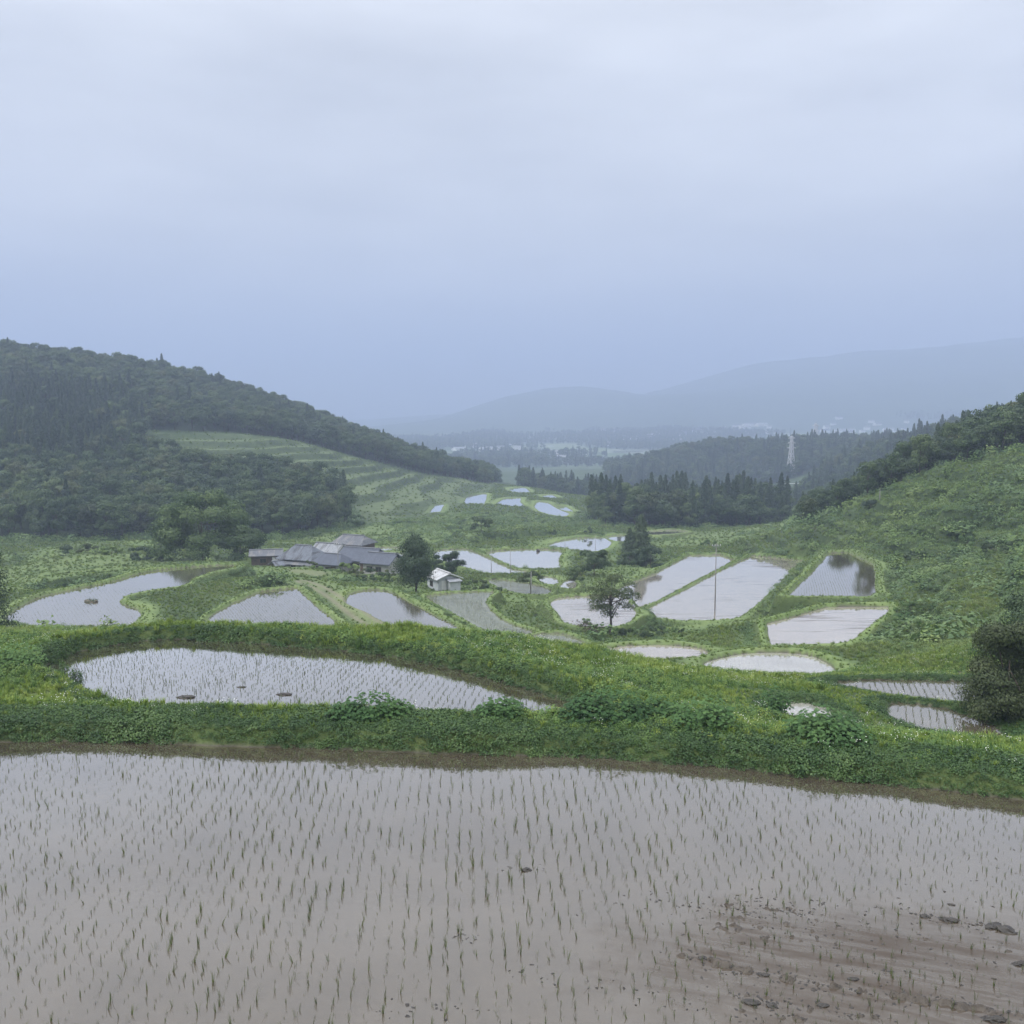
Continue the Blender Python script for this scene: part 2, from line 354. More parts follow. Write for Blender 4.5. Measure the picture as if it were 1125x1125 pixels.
# old terraces over the whole valley side
tw = sstep(72, 95, GY) * (1 - sstep(310, 350, GY)) * sstep(-2, 6, sd_r) * sstep(-1, 4, sd_m)
q2 = (Zb + fbm(GX, GY, 22, 2, 43) * 1.5) / 1.9; fr2 = q2 - np.floor(q2)
Zb = Zb + tw * (sstep(.80, .96, fr2) - fr2) * 1.9 * .95
twr = sstep(-6, 2, -sd_r) * sstep(60, 85, GY)
q3 = (Zb + fbm(GX, GY, 18, 2, 45) * 1.6) / 2.6; fr3 = q3 - np.floor(q3)
Zb = Zb + twr * (sstep(.55, .95, fr3) - fr3) * 2.6 * .6
# paddies cut into the land
num = np.zeros_like(Zb); den = np.zeros_like(Zb); wmax = np.zeros_like(Zb); SDMIN = np.full_like(Zb, 1e3); inside = np.zeros(Zb.shape, bool); zin = np.zeros_like(Zb); OUTW = np.full_like(Zb, 1e3)
bank_n = fbm(GX, GY, 2.2, 3, 51); bank_l = fbm(GX, GY, 7, 3, 53)
for k, p in PADDY.items():
    P = p['poly']; m = p['wd'] + p['blend'] + 1.5
    x0, y0 = P.min(0) - m; x1, y1 = P.max(0) + m
    r0, r1 = np.searchsorted(ROWS, [y0, y1]); r0 = max(r0 - 1, 0); r1 = min(r1 + 1, NR)
    sl = slice(r0, r1); gx, gy = GX[sl], GY[sl]
    box = (gx > x0) & (gx < x1)
    cs = np.where(box.any(0))[0]
    if not len(cs): continue
    s2 = (sl, slice(cs[0], cs[-1] + 1)); gx, gy = GX[s2], GY[s2]
    sd = sdist(gx, gy, P)
    wob = bank_n[s2] * (.22 if k in ('front', 'second') else .16)
    sdw = sd + wob
    prof = np.where(sdw < 0, np.maximum(sdw * .7, -.35), 0)
    ds = p['hd'] * (1 + .45 * bank_l[s2]) * sstep(0, min(.55, p['wd'] * .6), sdw)
    t = p['z'] + prof + ds
    w = 1 - sstep(p['wd'], p['wd'] + p['blend'], sd)
    wi = w / (np.maximum(sd, 0) + .08) ** 2
    num[s2] += wi * t; den[s2] += wi; wmax[s2] = np.maximum(wmax[s2], w)
    ins = sdw < 0
    inside[s2] |= ins; zin[s2] = np.where(ins, t, zin[s2])
    SDMIN[s2] = np.minimum(SDMIN[s2], sdw); OUTW[s2] = np.minimum(OUTW[s2], sd - p['wd'])
Zp = np.where(den > 0, num / np.maximum(den, 1e-9), Zb)
Z = Zb * (1 - wmax) + Zp * wmax
Z = np.where(inside, zin, Z)
# mud showing above the water of the front paddy
pf = PADDY['front']
inf = inside & (GY < 40) & (sdist(GX, GY, pf['poly']) < .3)
def mudline(pts, w):
    P = [on_z(u, v, 0)[:2] for u, v in pts]
    return np.exp(-(pldist(GX, GY, P) / w) ** 2)
lump = fbm(GX, GY, .35, 3, 61); lump2 = fbm(GX, GY, 1.1, 3, 63); fine = fbm(GX, GY, .12, 2, 65)
bed = -.16 + lump * .05 + lump2 * .03
b1 = sdist(GX, GY, np.array([on_z(u, v, 0)[:2] for u, v in [(765,1010),(790,985),(835,970),(880,985),(925,1015),(905,1035),(850,1030),(790,1025)]]))
bed += .105 * sstep(.9, -.7, b1) * .66 + .05 * fine * sstep(.5, -.5, b1)
b2 = sdist(GX, GY, np.array([on_z(u, v, 0)[:2] for u, v in [(690,1040),(800,1010),(930,1020),(1180,1060),(1180,1150),(900,1150),(760,1090)]]))
bed += (.066 + .07 * fine) * sstep(1.2, -1.0, b2)
for L, w, h in [([(745,1048),(840,1072),(960,1092),(1140,1118)], .14, .14), ([(800,1090),(860,1105),(960,1118)], .18, .08), ([(1000,1003),(1060,1014),(1140,1026)], .10, .12), ([(930,1012),(1010,1030),(1130,1048)], .12, .09), ([(560,1065),(640,1085),(740,1100),(880,1120)], .13, .07), ([(640,990),(780,992),(900,1003)], .12, .06), ([(420,1100),(500,1070),(470,1090)], .15, .08), ([(555,955),(600,957)], .12, .13), ([(500,1030),(525,1032)], .12, .13), ([(480,1110),(540,1112)], .12, .11), ([(1030,970),(1100,950),(1120,962)], .15, .09)]:
    bed += mudline(L, w * .75) * h * np.clip(.75 + lump * 1.6 + fine * .4, 0, 1.3)
bed = np.where(bed > -.04, bed + np.maximum(fine, 0) * .05, bed)
Z = np.where(inf, np.maximum(Z, np.minimum(bed, .09)), Z)
dzy = np.gradient(Z, axis=0) / np.maximum(np.gradient(GY, axis=0), 1e-6); dzx = np.gradient(Z, axis=1) / np.maximum(np.gradient(GX, axis=1), 1e-6)
m_face = sstep(.30, .55, np.hypot(dzx, dzy)) * (GY > 62) * (GY < 340) * sstep(.1, .5, SDMIN)
# masks for the ground material
PATH = [on_z(u, v, -13.0)[:2] for u, v in [(333,641),(352,648),(376,664),(402,682),(432,702)]]
pd_ = pldist(GX, GY, PATH)
m_path = .62 * np.exp(-((pd_ - .75) / .32) ** 2) + .25 * np.exp(-(pd_ / 1.3) ** 2)
FIELD = np.array([at_y(u, v, y)[:2] for u, v, y in [(312,622,163),(366,631,155),(352,636,150),(318,629,156)]])
m_path = np.maximum(m_path, .4 * sstep(.5, -1, sdist(GX, GY, FIELD)))
BARE = np.array([at_y(u, v, y)[:2] for u, v, y in [(1050,737,59),(1080,737,59),(1078,746,56),(1046,747,56)]])
m_path = np.maximum(m_path, sstep(.3, -.6, sdist(GX, GY, BARE)))
m_mud = np.where(inside, 1.0, 0) + sstep(.16, .0, SDMIN) * (~inside)
m_rough = np.clip(sstep(.2, 2.5, OUTW), 0, 1)
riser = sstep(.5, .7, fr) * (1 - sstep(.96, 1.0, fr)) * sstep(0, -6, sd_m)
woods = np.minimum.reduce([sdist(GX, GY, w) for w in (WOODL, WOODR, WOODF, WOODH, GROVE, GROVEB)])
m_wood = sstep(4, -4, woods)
m_rough = m_rough * (1 - .75 * tw * (1 - m_face) * sstep(-.25, .25, fbm(GX, GY, 24, 3, 55)))
def H(x, y):
    x = np.atleast_1d(np.asarray(x, float)); y = np.atleast_1d(np.asarray(y, float))
    r = np.clip(np.searchsorted(ROWS, y, 'right') - 1, 0, NR - 2); fr = np.clip((y - ROWS[r]) / (ROWS[r+1] - ROWS[r]), 0, 1)
    t = x / (y + APEX); c = np.clip(np.searchsorted(TC, t, 'right') - 1, 0, NC - 2); fc = np.clip((t - TC[c]) / (TC[c+1] - TC[c]), 0, 1)
    return (Z[r, c]*(1-fc) + Z[r, c+1]*fc)*(1-fr) + (Z[r+1, c]*(1-fc) + Z[r+1, c+1]*fc)*fr
def G(field, x, y):
    r = np.clip(np.searchsorted(ROWS, y) , 0, NR - 1); c = np.clip(np.searchsorted(TC, x / (y + APEX)), 0, NC - 1)
    return field[r, c]
def h1(x, y): return float(H(x, y)[0])
# ------------------------------------------------------------------ ground material
def ground_mat():
    t = NT('ground'); P = t.pos()
    big = t.noise(.02, P, 4); mid = t.noise(.22, P, 4); fin = t.noise(2.2, P, 4, .65); vf = t.noise(9.0, P, 3, .7)
    g = t.math('ADD', t.math('ADD', t.math('MULTIPLY', mid, .40), t.math('MULTIPLY', fin, .38)), t.math('MULTIPLY', vf, .22))
    grass = t.ramp(g, [(.34, (.058, .096, .028)), (.5, (.116, .172, .052)), (.66, (.190, .236, .084))])
    grass = t.mix(t.ramp(big, [(.35, 0.0), (.65, .45)]), grass, (.150, .185, .085))
    rough = t.ramp(g, [(.34, (.026, .052, .022)), (.5, (.066, .105, .042)), (.66, (.125, .165, .070))])
    c = t.mix(t.attr('rough'), grass, rough)
    shade_mix = t.n('ShaderNodeMix', _data_type='RGBA', _blend_type='MULTIPLY')  # shade under the grass put into the ground colour; steep faces darkened too
    t.t.links.new(t.math('MAXIMUM', t.math('MULTIPLY', t.attr('rough'), .8), t.attr('face')), shade_mix.inputs[0]); t.t.links.new(c, shade_mix.inputs[6]); shade_mix.inputs[7].default_value = (.55, .56, .50, 1); c = shade_mix.outputs[2]
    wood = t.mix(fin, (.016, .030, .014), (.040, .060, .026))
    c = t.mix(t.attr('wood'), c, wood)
    pale = t.ramp(t.math('ADD', t.math('MULTIPLY', mid, .5), t.math('MULTIPLY', fin, .5)), [(.32, (.046, .068, .028)), (.5, (.086, .118, .050)), (.68, (.145, .172, .080))])
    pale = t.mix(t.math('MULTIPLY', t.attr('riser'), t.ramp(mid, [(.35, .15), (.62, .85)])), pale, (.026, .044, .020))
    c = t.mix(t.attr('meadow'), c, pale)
    plain_n = t.n('ShaderNodeTexVoronoi', Scale=.011, Vector=t.n('ShaderNodeMapping', Vector=P, Scale=(1, .55, 0)).outputs[0])
    plainc = t.ramp(t.n('ShaderNodeSeparateColor', Color=plain_n.outputs['Color']).outputs[0], [(.1, (.05, .085, .035)), (.35, (.10, .15, .06)), (.6, (.16, .20, .10)), (.8, (.10, .14, .07)), (1, (.34, .36, .34))])
    c = t.mix(t.attr('plain'), c, plainc)
    forest = t.ramp(t.noise(.012, P, 6, .7), [(.3, (.018, .036, .020)), (.7, (.055, .085, .040))])
    c = t.mix(t.attr('mount'), c, forest)
    pathc = t.mix(fin, (.11, .10, .07), (.22, .20, .15))
    c = t.mix(t.attr('path'), c, pathc)
    mud = t.ramp(t.math('ADD', t.math('MULTIPLY', fin, .6), t.math('MULTIPLY', vf, .4)), [(.3, (.034, .028, .022)), (.5, (.060, .050, .040)), (.75, (.10, .084, .068))])
    c = t.mix(t.attr('mud'), c, mud)
    rr = t.math('SUBTRACT', .85, t.math('MULTIPLY', t.attr('mud'), .42))
    bp = t.n('ShaderNodeBump', Strength=.5, Distance=.12, Height=t.math('ADD', fin, t.math('MULTIPLY', vf, .5)))
    p = t.n('ShaderNodeBsdfPrincipled', Base__Color=c, Roughness=rr, Normal=bp.outputs[0])
    p.inputs['Specular IOR Level'].default_value = .25
    return t.done(p.outputs[0])
idx = np.arange(NR * NC).reshape(NR, NC)
quads = np.stack([idx[:-1, :-1], idx[:-1, 1:], idx[1:, 1:], idx[1:, :-1]], -1).reshape(-1, 4)
FA = lambda a: ('POINT', 'FLOAT', a.astype(np.float32).ravel())
m_plain = sstep(1150, 1500, GY) * (1 - sstep(2500, 3000, GY + fbm(GX, GY, 600, 3, 81) * 350))
m_mount = sstep(2500, 3000, GY + fbm(GX, GY, 600, 3, 81) * 350) * sstep(-66, -40, Z)
patchw = sstep(.22, .34, fbm(GX, GY, 420, 4, 83)) * sstep(1200, 1600, GY)
m_mount = np.maximum(m_mount, patchw)
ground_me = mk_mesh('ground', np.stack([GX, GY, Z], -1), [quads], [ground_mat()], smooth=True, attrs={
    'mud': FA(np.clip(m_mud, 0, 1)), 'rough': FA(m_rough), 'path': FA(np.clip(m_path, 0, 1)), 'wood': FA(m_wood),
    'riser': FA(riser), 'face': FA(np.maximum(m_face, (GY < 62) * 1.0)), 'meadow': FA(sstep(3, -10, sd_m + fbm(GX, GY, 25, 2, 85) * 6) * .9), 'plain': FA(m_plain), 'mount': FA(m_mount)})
tag(link('ground', ground_me), kind='structure')
# ------------------------------------------------------------------ water
def water_mat(name, mud, sky_gain=1.0, streak=0.0, ang=0.0, ior=1.62, off=0.0, patch=False):
    t = NT(name); P = t.pos()
    n1 = t.noise(.6, P, 4); n2 = t.noise(5.0, P, 4, .7)
    a = tuple(q * .82 for q in mud); b = tuple(q * 1.18 for q in mud)
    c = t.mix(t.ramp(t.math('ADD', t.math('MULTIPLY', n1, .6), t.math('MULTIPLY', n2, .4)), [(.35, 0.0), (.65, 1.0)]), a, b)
    bp = t.n('ShaderNodeBump', Strength=.035, Distance=.05, Height=t.noise(6.0, P, 2))
    pm = None
    if patch:                        # shoal of mud just under the surface, with tractor tracks through it
        c0 = on_z(960, 1070, 0); p1, p2 = on_z(745, 1048, 0), on_z(1125, 1118, 0); an = math.atan2(p2[1]-p1[1], p2[0]-p1[0])
        rel = t.n('ShaderNodeVectorMath', _operation='SUBTRACT', i0=P, i1=(c0[0], c0[1], 0)).outputs[0]
        el = t.n('ShaderNodeMapping', Vector=rel, Scale=(1/6.0, 1/3.3, 0)).outputs[0]
        ln = t.n('ShaderNodeVectorMath', _operation='LENGTH', i0=el).outputs['Value']
        e2 = t.math('ADD', ln, t.math('MULTIPLY', t.math('SUBTRACT', t.noise(.7, P, 5, .65), .5), 1.1))
        rot = t.n('ShaderNodeMapping', Vector=t.n('ShaderNodeMapping', Vector=P, Rotation=(0, 0, -an)).outputs[0], Scale=(.35, 3.2, 1)).outputs[0]
        sk = t.ramp(t.noise(1.0, rot, 6, .7), [(.36, .25), (.62, 1.0)])
        pm = t.math('MULTIPLY', t.ramp(e2, [(.45, 1.0), (1.05, 0.0)]), sk)
        c = t.mix(pm, c, (.060, .047, .037))
    dif = t.n('ShaderNodeBsdfDiffuse', Color=c)
    gl = t.n('ShaderNodeBsdfGlossy', Color=(1, .972, .925, 1), Roughness=.03, Normal=bp.outputs[0])
    fr = t.n('ShaderNodeFresnel', IOR=ior)
    fac = t.math('ADD', t.math('MULTIPLY', fr.outputs[0], sky_gain), off, clamp=True)
    if pm is not None: fac = t.math('MULTIPLY', fac, t.math('SUBTRACT', 1.0, t.math('MULTIPLY', pm, .8)))
    if streak:                       # half sunk mud and stubble lying in rows
        mp = t.n('ShaderNodeMapping', Vector=P, Rotation=(0, 0, ang), Scale=(.16, 1.5, 1))
        s1 = t.noise(1.0, mp.outputs[0], 5, .7); s2 = t.noise(.09, P, 2)
        sm = t.ramp(t.math('ADD', t.math('MULTIPLY', s1, .6), t.math('MULTIPLY', s2, .4)), [(.535, 0.0), (.60, 1.0)])
        sm = t.math('MULTIPLY', sm, streak)
        fac = t.math('MULTIPLY', fac, t.math('SUBTRACT', 1.0, t.math('MULTIPLY', sm, .6)))
        dif.inputs['Color'].default_value = (0, 0, 0, 1); t.t.links.new(t.mix(sm, c, (.085, .072, .06)), dif.inputs['Color'])
    mx = t.n('ShaderNodeMixShader', i0=fac, i1=dif.outputs[0], i2=gl.outputs[0])
    return t.done(mx.outputs[0])
W_FRONT = water_mat('muddy_water', (.066, .054, .040), 2.9, ior=1.42, patch=True)
W_STILL = water_mat('still_water', (.085, .073, .050), 1.45, off=.08)
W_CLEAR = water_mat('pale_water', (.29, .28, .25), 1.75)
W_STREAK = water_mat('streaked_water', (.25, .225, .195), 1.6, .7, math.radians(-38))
W_STREAK2 = water_mat('streaked_water_b', (.27, .24, .21), 1.6, .85, math.radians(15))
W_GREEN = water_mat('weedy_water', (.12, .13, .085), .9, .5, math.radians(60))
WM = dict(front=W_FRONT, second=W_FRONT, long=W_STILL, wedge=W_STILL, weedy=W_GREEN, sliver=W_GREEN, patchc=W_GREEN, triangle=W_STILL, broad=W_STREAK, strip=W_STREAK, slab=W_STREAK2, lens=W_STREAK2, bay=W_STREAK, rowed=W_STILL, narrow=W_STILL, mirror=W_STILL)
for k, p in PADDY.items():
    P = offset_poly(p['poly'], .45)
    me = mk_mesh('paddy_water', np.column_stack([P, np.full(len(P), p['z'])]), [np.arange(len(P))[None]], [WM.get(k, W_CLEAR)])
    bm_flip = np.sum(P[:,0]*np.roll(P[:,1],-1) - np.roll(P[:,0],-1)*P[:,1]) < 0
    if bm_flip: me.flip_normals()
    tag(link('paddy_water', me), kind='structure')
# ------------------------------------------------------------------ sky, sun, haze, camera
SUN_EL, SUN_ROT = math.radians(50), math.radians(250)
w = bpy.data.worlds.new('World'); S.world = w; w.use_nodes = True
nt = w.node_tree; nt.nodes.clear()
out = nt.nodes.new('ShaderNodeOutputWorld'); bg = nt.nodes.new('ShaderNodeBackground'); bg.inputs[1].default_value = .1
sky = nt.nodes.new('ShaderNodeTexSky'); sky.sky_type = 'NISHITA'; sky.sun_disc = False; sky.sun_elevation = SUN_EL; sky.sun_rotation = SUN_ROT
tc = nt.nodes.new('ShaderNodeTexCoord'); sp = nt.nodes.new('ShaderNodeSeparateXYZ'); nt.links.new(tc.outputs['Generated'], sp.inputs[0])
rp = nt.nodes.new('ShaderNodeValToRGB'); e = rp.color_ramp.elements
SKYG = [(0.0, (.43, .425, .43)), (.07, (.465, .463, .462)), (.17, (.53, .53, .52)), (.30, (.575, .588, .60)), (.42, (.60, .61, .62)), (.70, (1.4, 1.42, 1.46)), (1.0, (2.3, 2.32, 2.36))]
while len(e) < len(SKYG): e.new(.5)
for el, (p_, c_) in zip(e, SKYG): el.position = p_; el.color = (*[q * .55 for q in c_], 1)
nt.links.new(sp.outputs[2], rp.inputs[0])
mp = nt.nodes.new('ShaderNodeMapping'); mp.inputs['Scale'].default_value = (1.5, 1.5, 6.0); mp.inputs['Rotation'].default_value = (.12, .05, 0); nt.links.new(tc.outputs['Generated'], mp.inputs[0])
nz = nt.nodes.new('ShaderNodeTexNoise'); nz.inputs['Scale'].default_value = 1.8; nz.inputs['Detail'].default_value = 7; nz.inputs['Roughness'].default_value = .5; nt.links.new(mp.outputs[0], nz.inputs['Vector'])
mr = nt.nodes.new('ShaderNodeMapRange'); mr.inputs[1].default_value = .28; mr.inputs[2].default_value = .72; mr.inputs[3].default_value = .80 * 10 / .55; mr.inputs[4].default_value = 1.18 * 10 / .55; nt.links.new(nz.outputs[0], mr.inputs[0])
vm = nt.nodes.new('ShaderNodeVectorMath'); vm.operation = 'SCALE'; nt.links.new(rp.outputs[0], vm.inputs[0]); nt.links.new(mr.outputs[0], vm.inputs['Scale'])
mxn = nt.nodes.new('ShaderNodeMix'); mxn.data_type = 'RGBA'; mxn.inputs[0].default_value = .9
nt.links.new(sky.outputs[0], mxn.inputs[6]); nt.links.new(vm.outputs[0], mxn.inputs[7]); nt.links.new(mxn.outputs[2], bg.inputs[0]); nt.links.new(bg.outputs[0], out.inputs[0])
sun = bpy.data.lights.new('sun', 'SUN'); sun.energy = 1.5; sun.angle = math.radians(18); sun.color = (1, .97, .92)
so = bpy.data.objects.new('sun', sun); COL.objects.link(so)
# Nishita azimuth: rotation measured from +Y, clockwise seen from above
sd3 = (math.sin(SUN_ROT) * math.cos(SUN_EL), math.cos(SUN_ROT) * math.cos(SUN_EL), math.sin(SUN_EL))
from mathutils import Vector
so.rotation_euler = Vector(sd3).to_track_quat('Z', 'Y').to_euler(); so.location = (0, -40, 60)
HAZE_D = float(5.2e-4)
hm = bpy.data.materials.new('haze'); hm.use_nodes = True; ht = hm.node_tree; ht.nodes.clear()
ho = ht.nodes.new('ShaderNodeOutputMaterial'); hv = ht.nodes.new('ShaderNodeVolumePrincipled')
hv.inputs['Color'].default_value = (.46, .55, .76, 1); hv.inputs['Density'].default_value = HAZE_D; hv.inputs['Anisotropy'].default_value = 0.0
ht.links.new(hv.outputs[0], ho.inputs['Volume'])
hb = MB().box((0, 4570, 195), (18400, 9280, 590)).build('haze', hm); tag(hb, kind='stuff')
cam = bpy.data.cameras.new('camera'); co = bpy.data.objects.new('camera', cam); COL.objects.link(co)
co.location = (0, 0, CAMZ); co.rotation_euler = (math.radians(90) - PITCH, 0, 0)
cam.sensor_width = 36; cam.lens = 36 * FPX / 1125; cam.clip_end = 30000; cam.clip_start = .1
S.camera = co
S.view_settings.view_transform = 'Standard'; S.view_settings.look = 'None'; S.view_settings.exposure = 0.75; S.view_settings.gamma = 1
S.render.engine = 'CYCLES'
cy = S.cycles; cy.max_bounces = 5; cy.diffuse_bounces = 3; cy.glossy_bounces = 2; cy.transmission_bounces = 2; cy.volume_bounces = 1; cy.transparent_max_bounces = 4
cy.use_denoising = True; cy.sample_clamp_indirect = 8
# ------------------------------------------------------------------ foliage materials
M_BROAD = leaf_mat('broad_leaf', (.022, .046, .018), (.054, .092, .032), (.115, .160, .052))
M_CEDAR = leaf_mat('cedar_needle', (.016, .034, .019), (.034, .060, .031), (.066, .098, .048), .12)
M_DARKT = leaf_mat('dark_leaf', (.016, .036, .016), (.036, .066, .027), (.076, .112, .042), .15)
M_OLIVE = leaf_mat('olive_leaf', (.028, .045, .016), (.060, .086, .030), (.120, .140, .052))
M_RED = leaf_mat('reddish_leaf', (.05, .034, .028), (.085, .06, .045), (.13, .10, .07))
M_GRASS = leaf_mat('grass_blade', (.065, .120, .018), (.155, .235, .040), (.300, .350, .080), .35, 3.5, .5)
M_WEED = leaf_mat('weed_leaf', (.032, .080, .018), (.080, .155, .034), (.170, .255, .064), .3, 2.0, .5)
M_COVER = leaf_mat('low_cover_leaf', (.018, .048, .014), (.042, .092, .024), (.105, .170, .050), .25, 1.5, .45)
M_SCRUB = leaf_mat('scrub_leaf', (.054, .102, .028), (.124, .195, .054), (.205, .265, .086), .25, 14)
M_KUDZU = leaf_mat('vine_leaf', (.042, .088, .032), (.098, .165, .056), (.185, .255, .095), .25, 10, .45)
M_PALE = leaf_mat('pale_grass', (.074, .114, .034), (.142, .194, .060), (.212, .254, .092), .3, 12)
M_BARK = plain_mat('bark', (.060, .048, .038), .9, .4, 6, bump=.5)
M_FLOWER = plain_mat('white_petal', (.75, .76, .70), .7, .08)
M_RICE = leaf_mat('rice_blade', (.040, .060, .022), (.072, .095, .034), (.120, .140, .048), .3, .8, .5)
def leaf_arrays(C, A, Nn, L, W):
    """rhombic leaves: centre, long axis, normal, length, width"""
    B = np.cross(A, Nn); B /= np.linalg.norm(B, axis=1, keepdims=True) + 1e-9
    L = np.asarray(L)[:, None] * .5; W = np.asarray(W)[:, None] * .5
    V = np.stack([C - A*L, C + B*W - A*L*.15, C + A*L, C - B*W - A*L*.15], 1).reshape(-1, 3)
    return V, np.arange(len(C) * 4).reshape(-1, 4)
def unit(n):
    v = rng.normal(size=(n, 3)); return v / np.linalg.norm(v, axis=1, keepdims=True)
def norm(v): return v / (np.linalg.norm(v, axis=1, keepdims=True) + 1e-9)
def leaf_mesh(name, C, out, L, W, mat, droop=.2, jit=.7, tint=None, extra=None):
    n = len(C)
    Nn = norm(out + unit(n) * jit); A = np.cross(Nn, unit(n)); A[:, 2] -= droop; A = norm(A)
    V, F = leaf_arrays(C, A, Nn, np.full(n, L) * rng.uniform(.7, 1.3, n), np.full(n, W) * rng.uniform(.7, 1.3, n))
    tint = rng.random(n) if tint is None else tint
    if extra is not None:
        V2, F2, T2, mi = extra
        me = mk_mesh(name, np.concatenate([V, V2]), [F, F2 + len(V)] if F2.shape[1] == 4 else [F, F2 + len(V)], [mat, mi], midx=np.concatenate([np.zeros(n), np.ones(len(F2))]), attrs={'tint': ('FACE', 'FLOAT', np.concatenate([tint, T2]))})
    else:
        me = mk_mesh(name, V, [F], [mat], attrs={'tint': ('FACE', 'FLOAT', tint)})
    return me
def crown_points(H, R, base, lobes, n, flat=.75, seed=0, lobe_r=(.26, .42), shape='round', scrunch=1.0):
    """leaf positions on the shells of many uneven lobes"""
    r = np.random.default_rng(seed); Lc = []; Lr = []
    hc = (base + H) / 2; hh = (H - base) / 2
    for i in range(lobes):
        for _ in range(30):
            if shape == 'dome':
                a_ = r.uniform(0, 6.283); pz = r.uniform(-.9, .95); k = r.uniform(.35, 1) ** .5 * math.sqrt(1 - max(pz, 0)**2); p = np.array([math.cos(a_)*k, math.sin(a_)*k, pz]); break
            d = r.normal(size=3); d /= np.linalg.norm(d); k = r.uniform(.25, 1) ** .6
            p = d * k * np.array([1, 1, 1])
            if shape == 'cone' and math.hypot(p[0], p[1]) > .62 * (1 - p[2]) + .08: continue
            break
        rad = r.uniform(*lobe_r) * (1 if shape != 'cone' else .75)
        Lc.append([p[0]*R*(1-rad*.5), p[1]*R*(1-rad*.5), hc + p[2]*hh*(1-rad*.6)]); Lr.append(rad)
    Lc = np.array(Lc); Lr = np.array(Lr)
    pr = Lr**2 / np.sum(Lr**2); w = r.choice(lobes, n, p=pr)
    d = r.normal(size=(n, 3)); d /= np.linalg.norm(d, axis=1, keepdims=True)
    d[:, 2] = np.where(d[:, 2] < -.35, -d[:, 2], d[:, 2])
    sh = r.uniform(.55, 1.08, n)[:, None]
    C = Lc[w] + d * sh * (Lr[w] * np.minimum(R * 1.05, hh * 1.15))[:, None] * np.array([1.1, 1.1, flat])
    lt = r.random(lobes)
    return C, d, np.clip(lt[w] * .5 + r.random(n) * .6, 0, 1), Lc
def limbs(mb, H, base, R, Lc, tr, k=9, seed=0, lean=(0, 0)):
    r = np.random.default_rng(seed)
    top = np.array([lean[0], lean[1], base + (H - base) * .62])
    mid = np.array([lean[0]*.4 + r.normal()*.03*H*.3, lean[1]*.4, base])
    mb.tube([(0, 0, -.4), (0, 0, .02*H), mid, top], [tr*1.5, tr*1.1, tr*.8, tr*.25], 8)
    for i in r.choice(len(Lc), min(k, len(Lc)), replace=False):
        f = r.uniform(.15, .9); p0 = mid * (1 - f) + top * f; q = Lc[i]
        m = (p0 + q) / 2 + np.array([0, 0, r.uniform(-.04, .05) * H])
        mb.tube([p0, m, q], [tr*.42*(1.1-f*.6), tr*.26, tr*.08], 5)
def tube_arrays(mb):
    V = np.concatenate(mb.v); q = np.array(mb.f[4]) if mb.f[4] else np.zeros((0, 4), int)
    return V, q
def proto_broad(name, H, R, n, leaf, mat, seed, lobes=16, base=.10, flat=1.0, shape='round'):
    C, d, t, Lc = crown_points(H, R, H*base, lobes, n, flat, seed, (.32, .48), shape)
    mb = MB(); limbs(mb, H, H*base, R, Lc, H*.02, 4, seed); V, q = tube_arrays(mb)
    return leaf_mesh(name, C, d, leaf, leaf*.62, mat, .15, .42, t, (V, q, np.full(len(q), .5), M_BARK))
def conifer_points(H, R, base, n, seed, whorls=22):
    r = np.random.default_rng(seed)
    wz = np.sort(np.clip((np.arange(whorls) + r.uniform(-.4, .4, whorls)) / (whorls - 1), 0, 1)) ; nb = 9
    w = r.integers(0, whorls, n); b = r.integers(0, nb, n)
    offs = r.uniform(0, 6.28, whorls)
    ang = offs[w] + b * 6.283 / nb + r.normal(0, .13, n)
    zz = wz[w]; rl = (.09 + (1 - zz) ** .75) * (.82 + .35 * r.random((whorls, nb))[w, b])
    k = r.uniform(.12, 1, n) ** .7
    rad = R * rl * k
    z = base + (H - base) * zz - rad * .28 + r.normal(0, .018*H, n) + .05 * H * (1-zz) * (1 - k)
    C = np.stack([np.cos(ang)*rad, np.sin(ang)*rad, z], 1)
    out = np.stack([np.cos(ang), np.sin(ang), np.full(n, .55)], 1)
    return C, norm(out), np.clip(.15 + .5 * k * r.random(n) + .35 * r.random((whorls, nb))[w, b], 0, 1), None
def proto_conifer(name, H, R, n, leaf, mat, seed, base=.08):
    C, d, t, _ = conifer_points(H, R, H*base, n, seed)
    mb = MB().tube([(0, 0, -.4), (0, 0, H*.5), (0, 0, H*.90)], [H*.018, H*.012, .03], 6); V, q = tube_arrays(mb)
    return leaf_mesh(name, C, d, leaf, leaf*.45, mat, .5, .5, t, (V, q, np.full(len(q), .5), M_BARK))
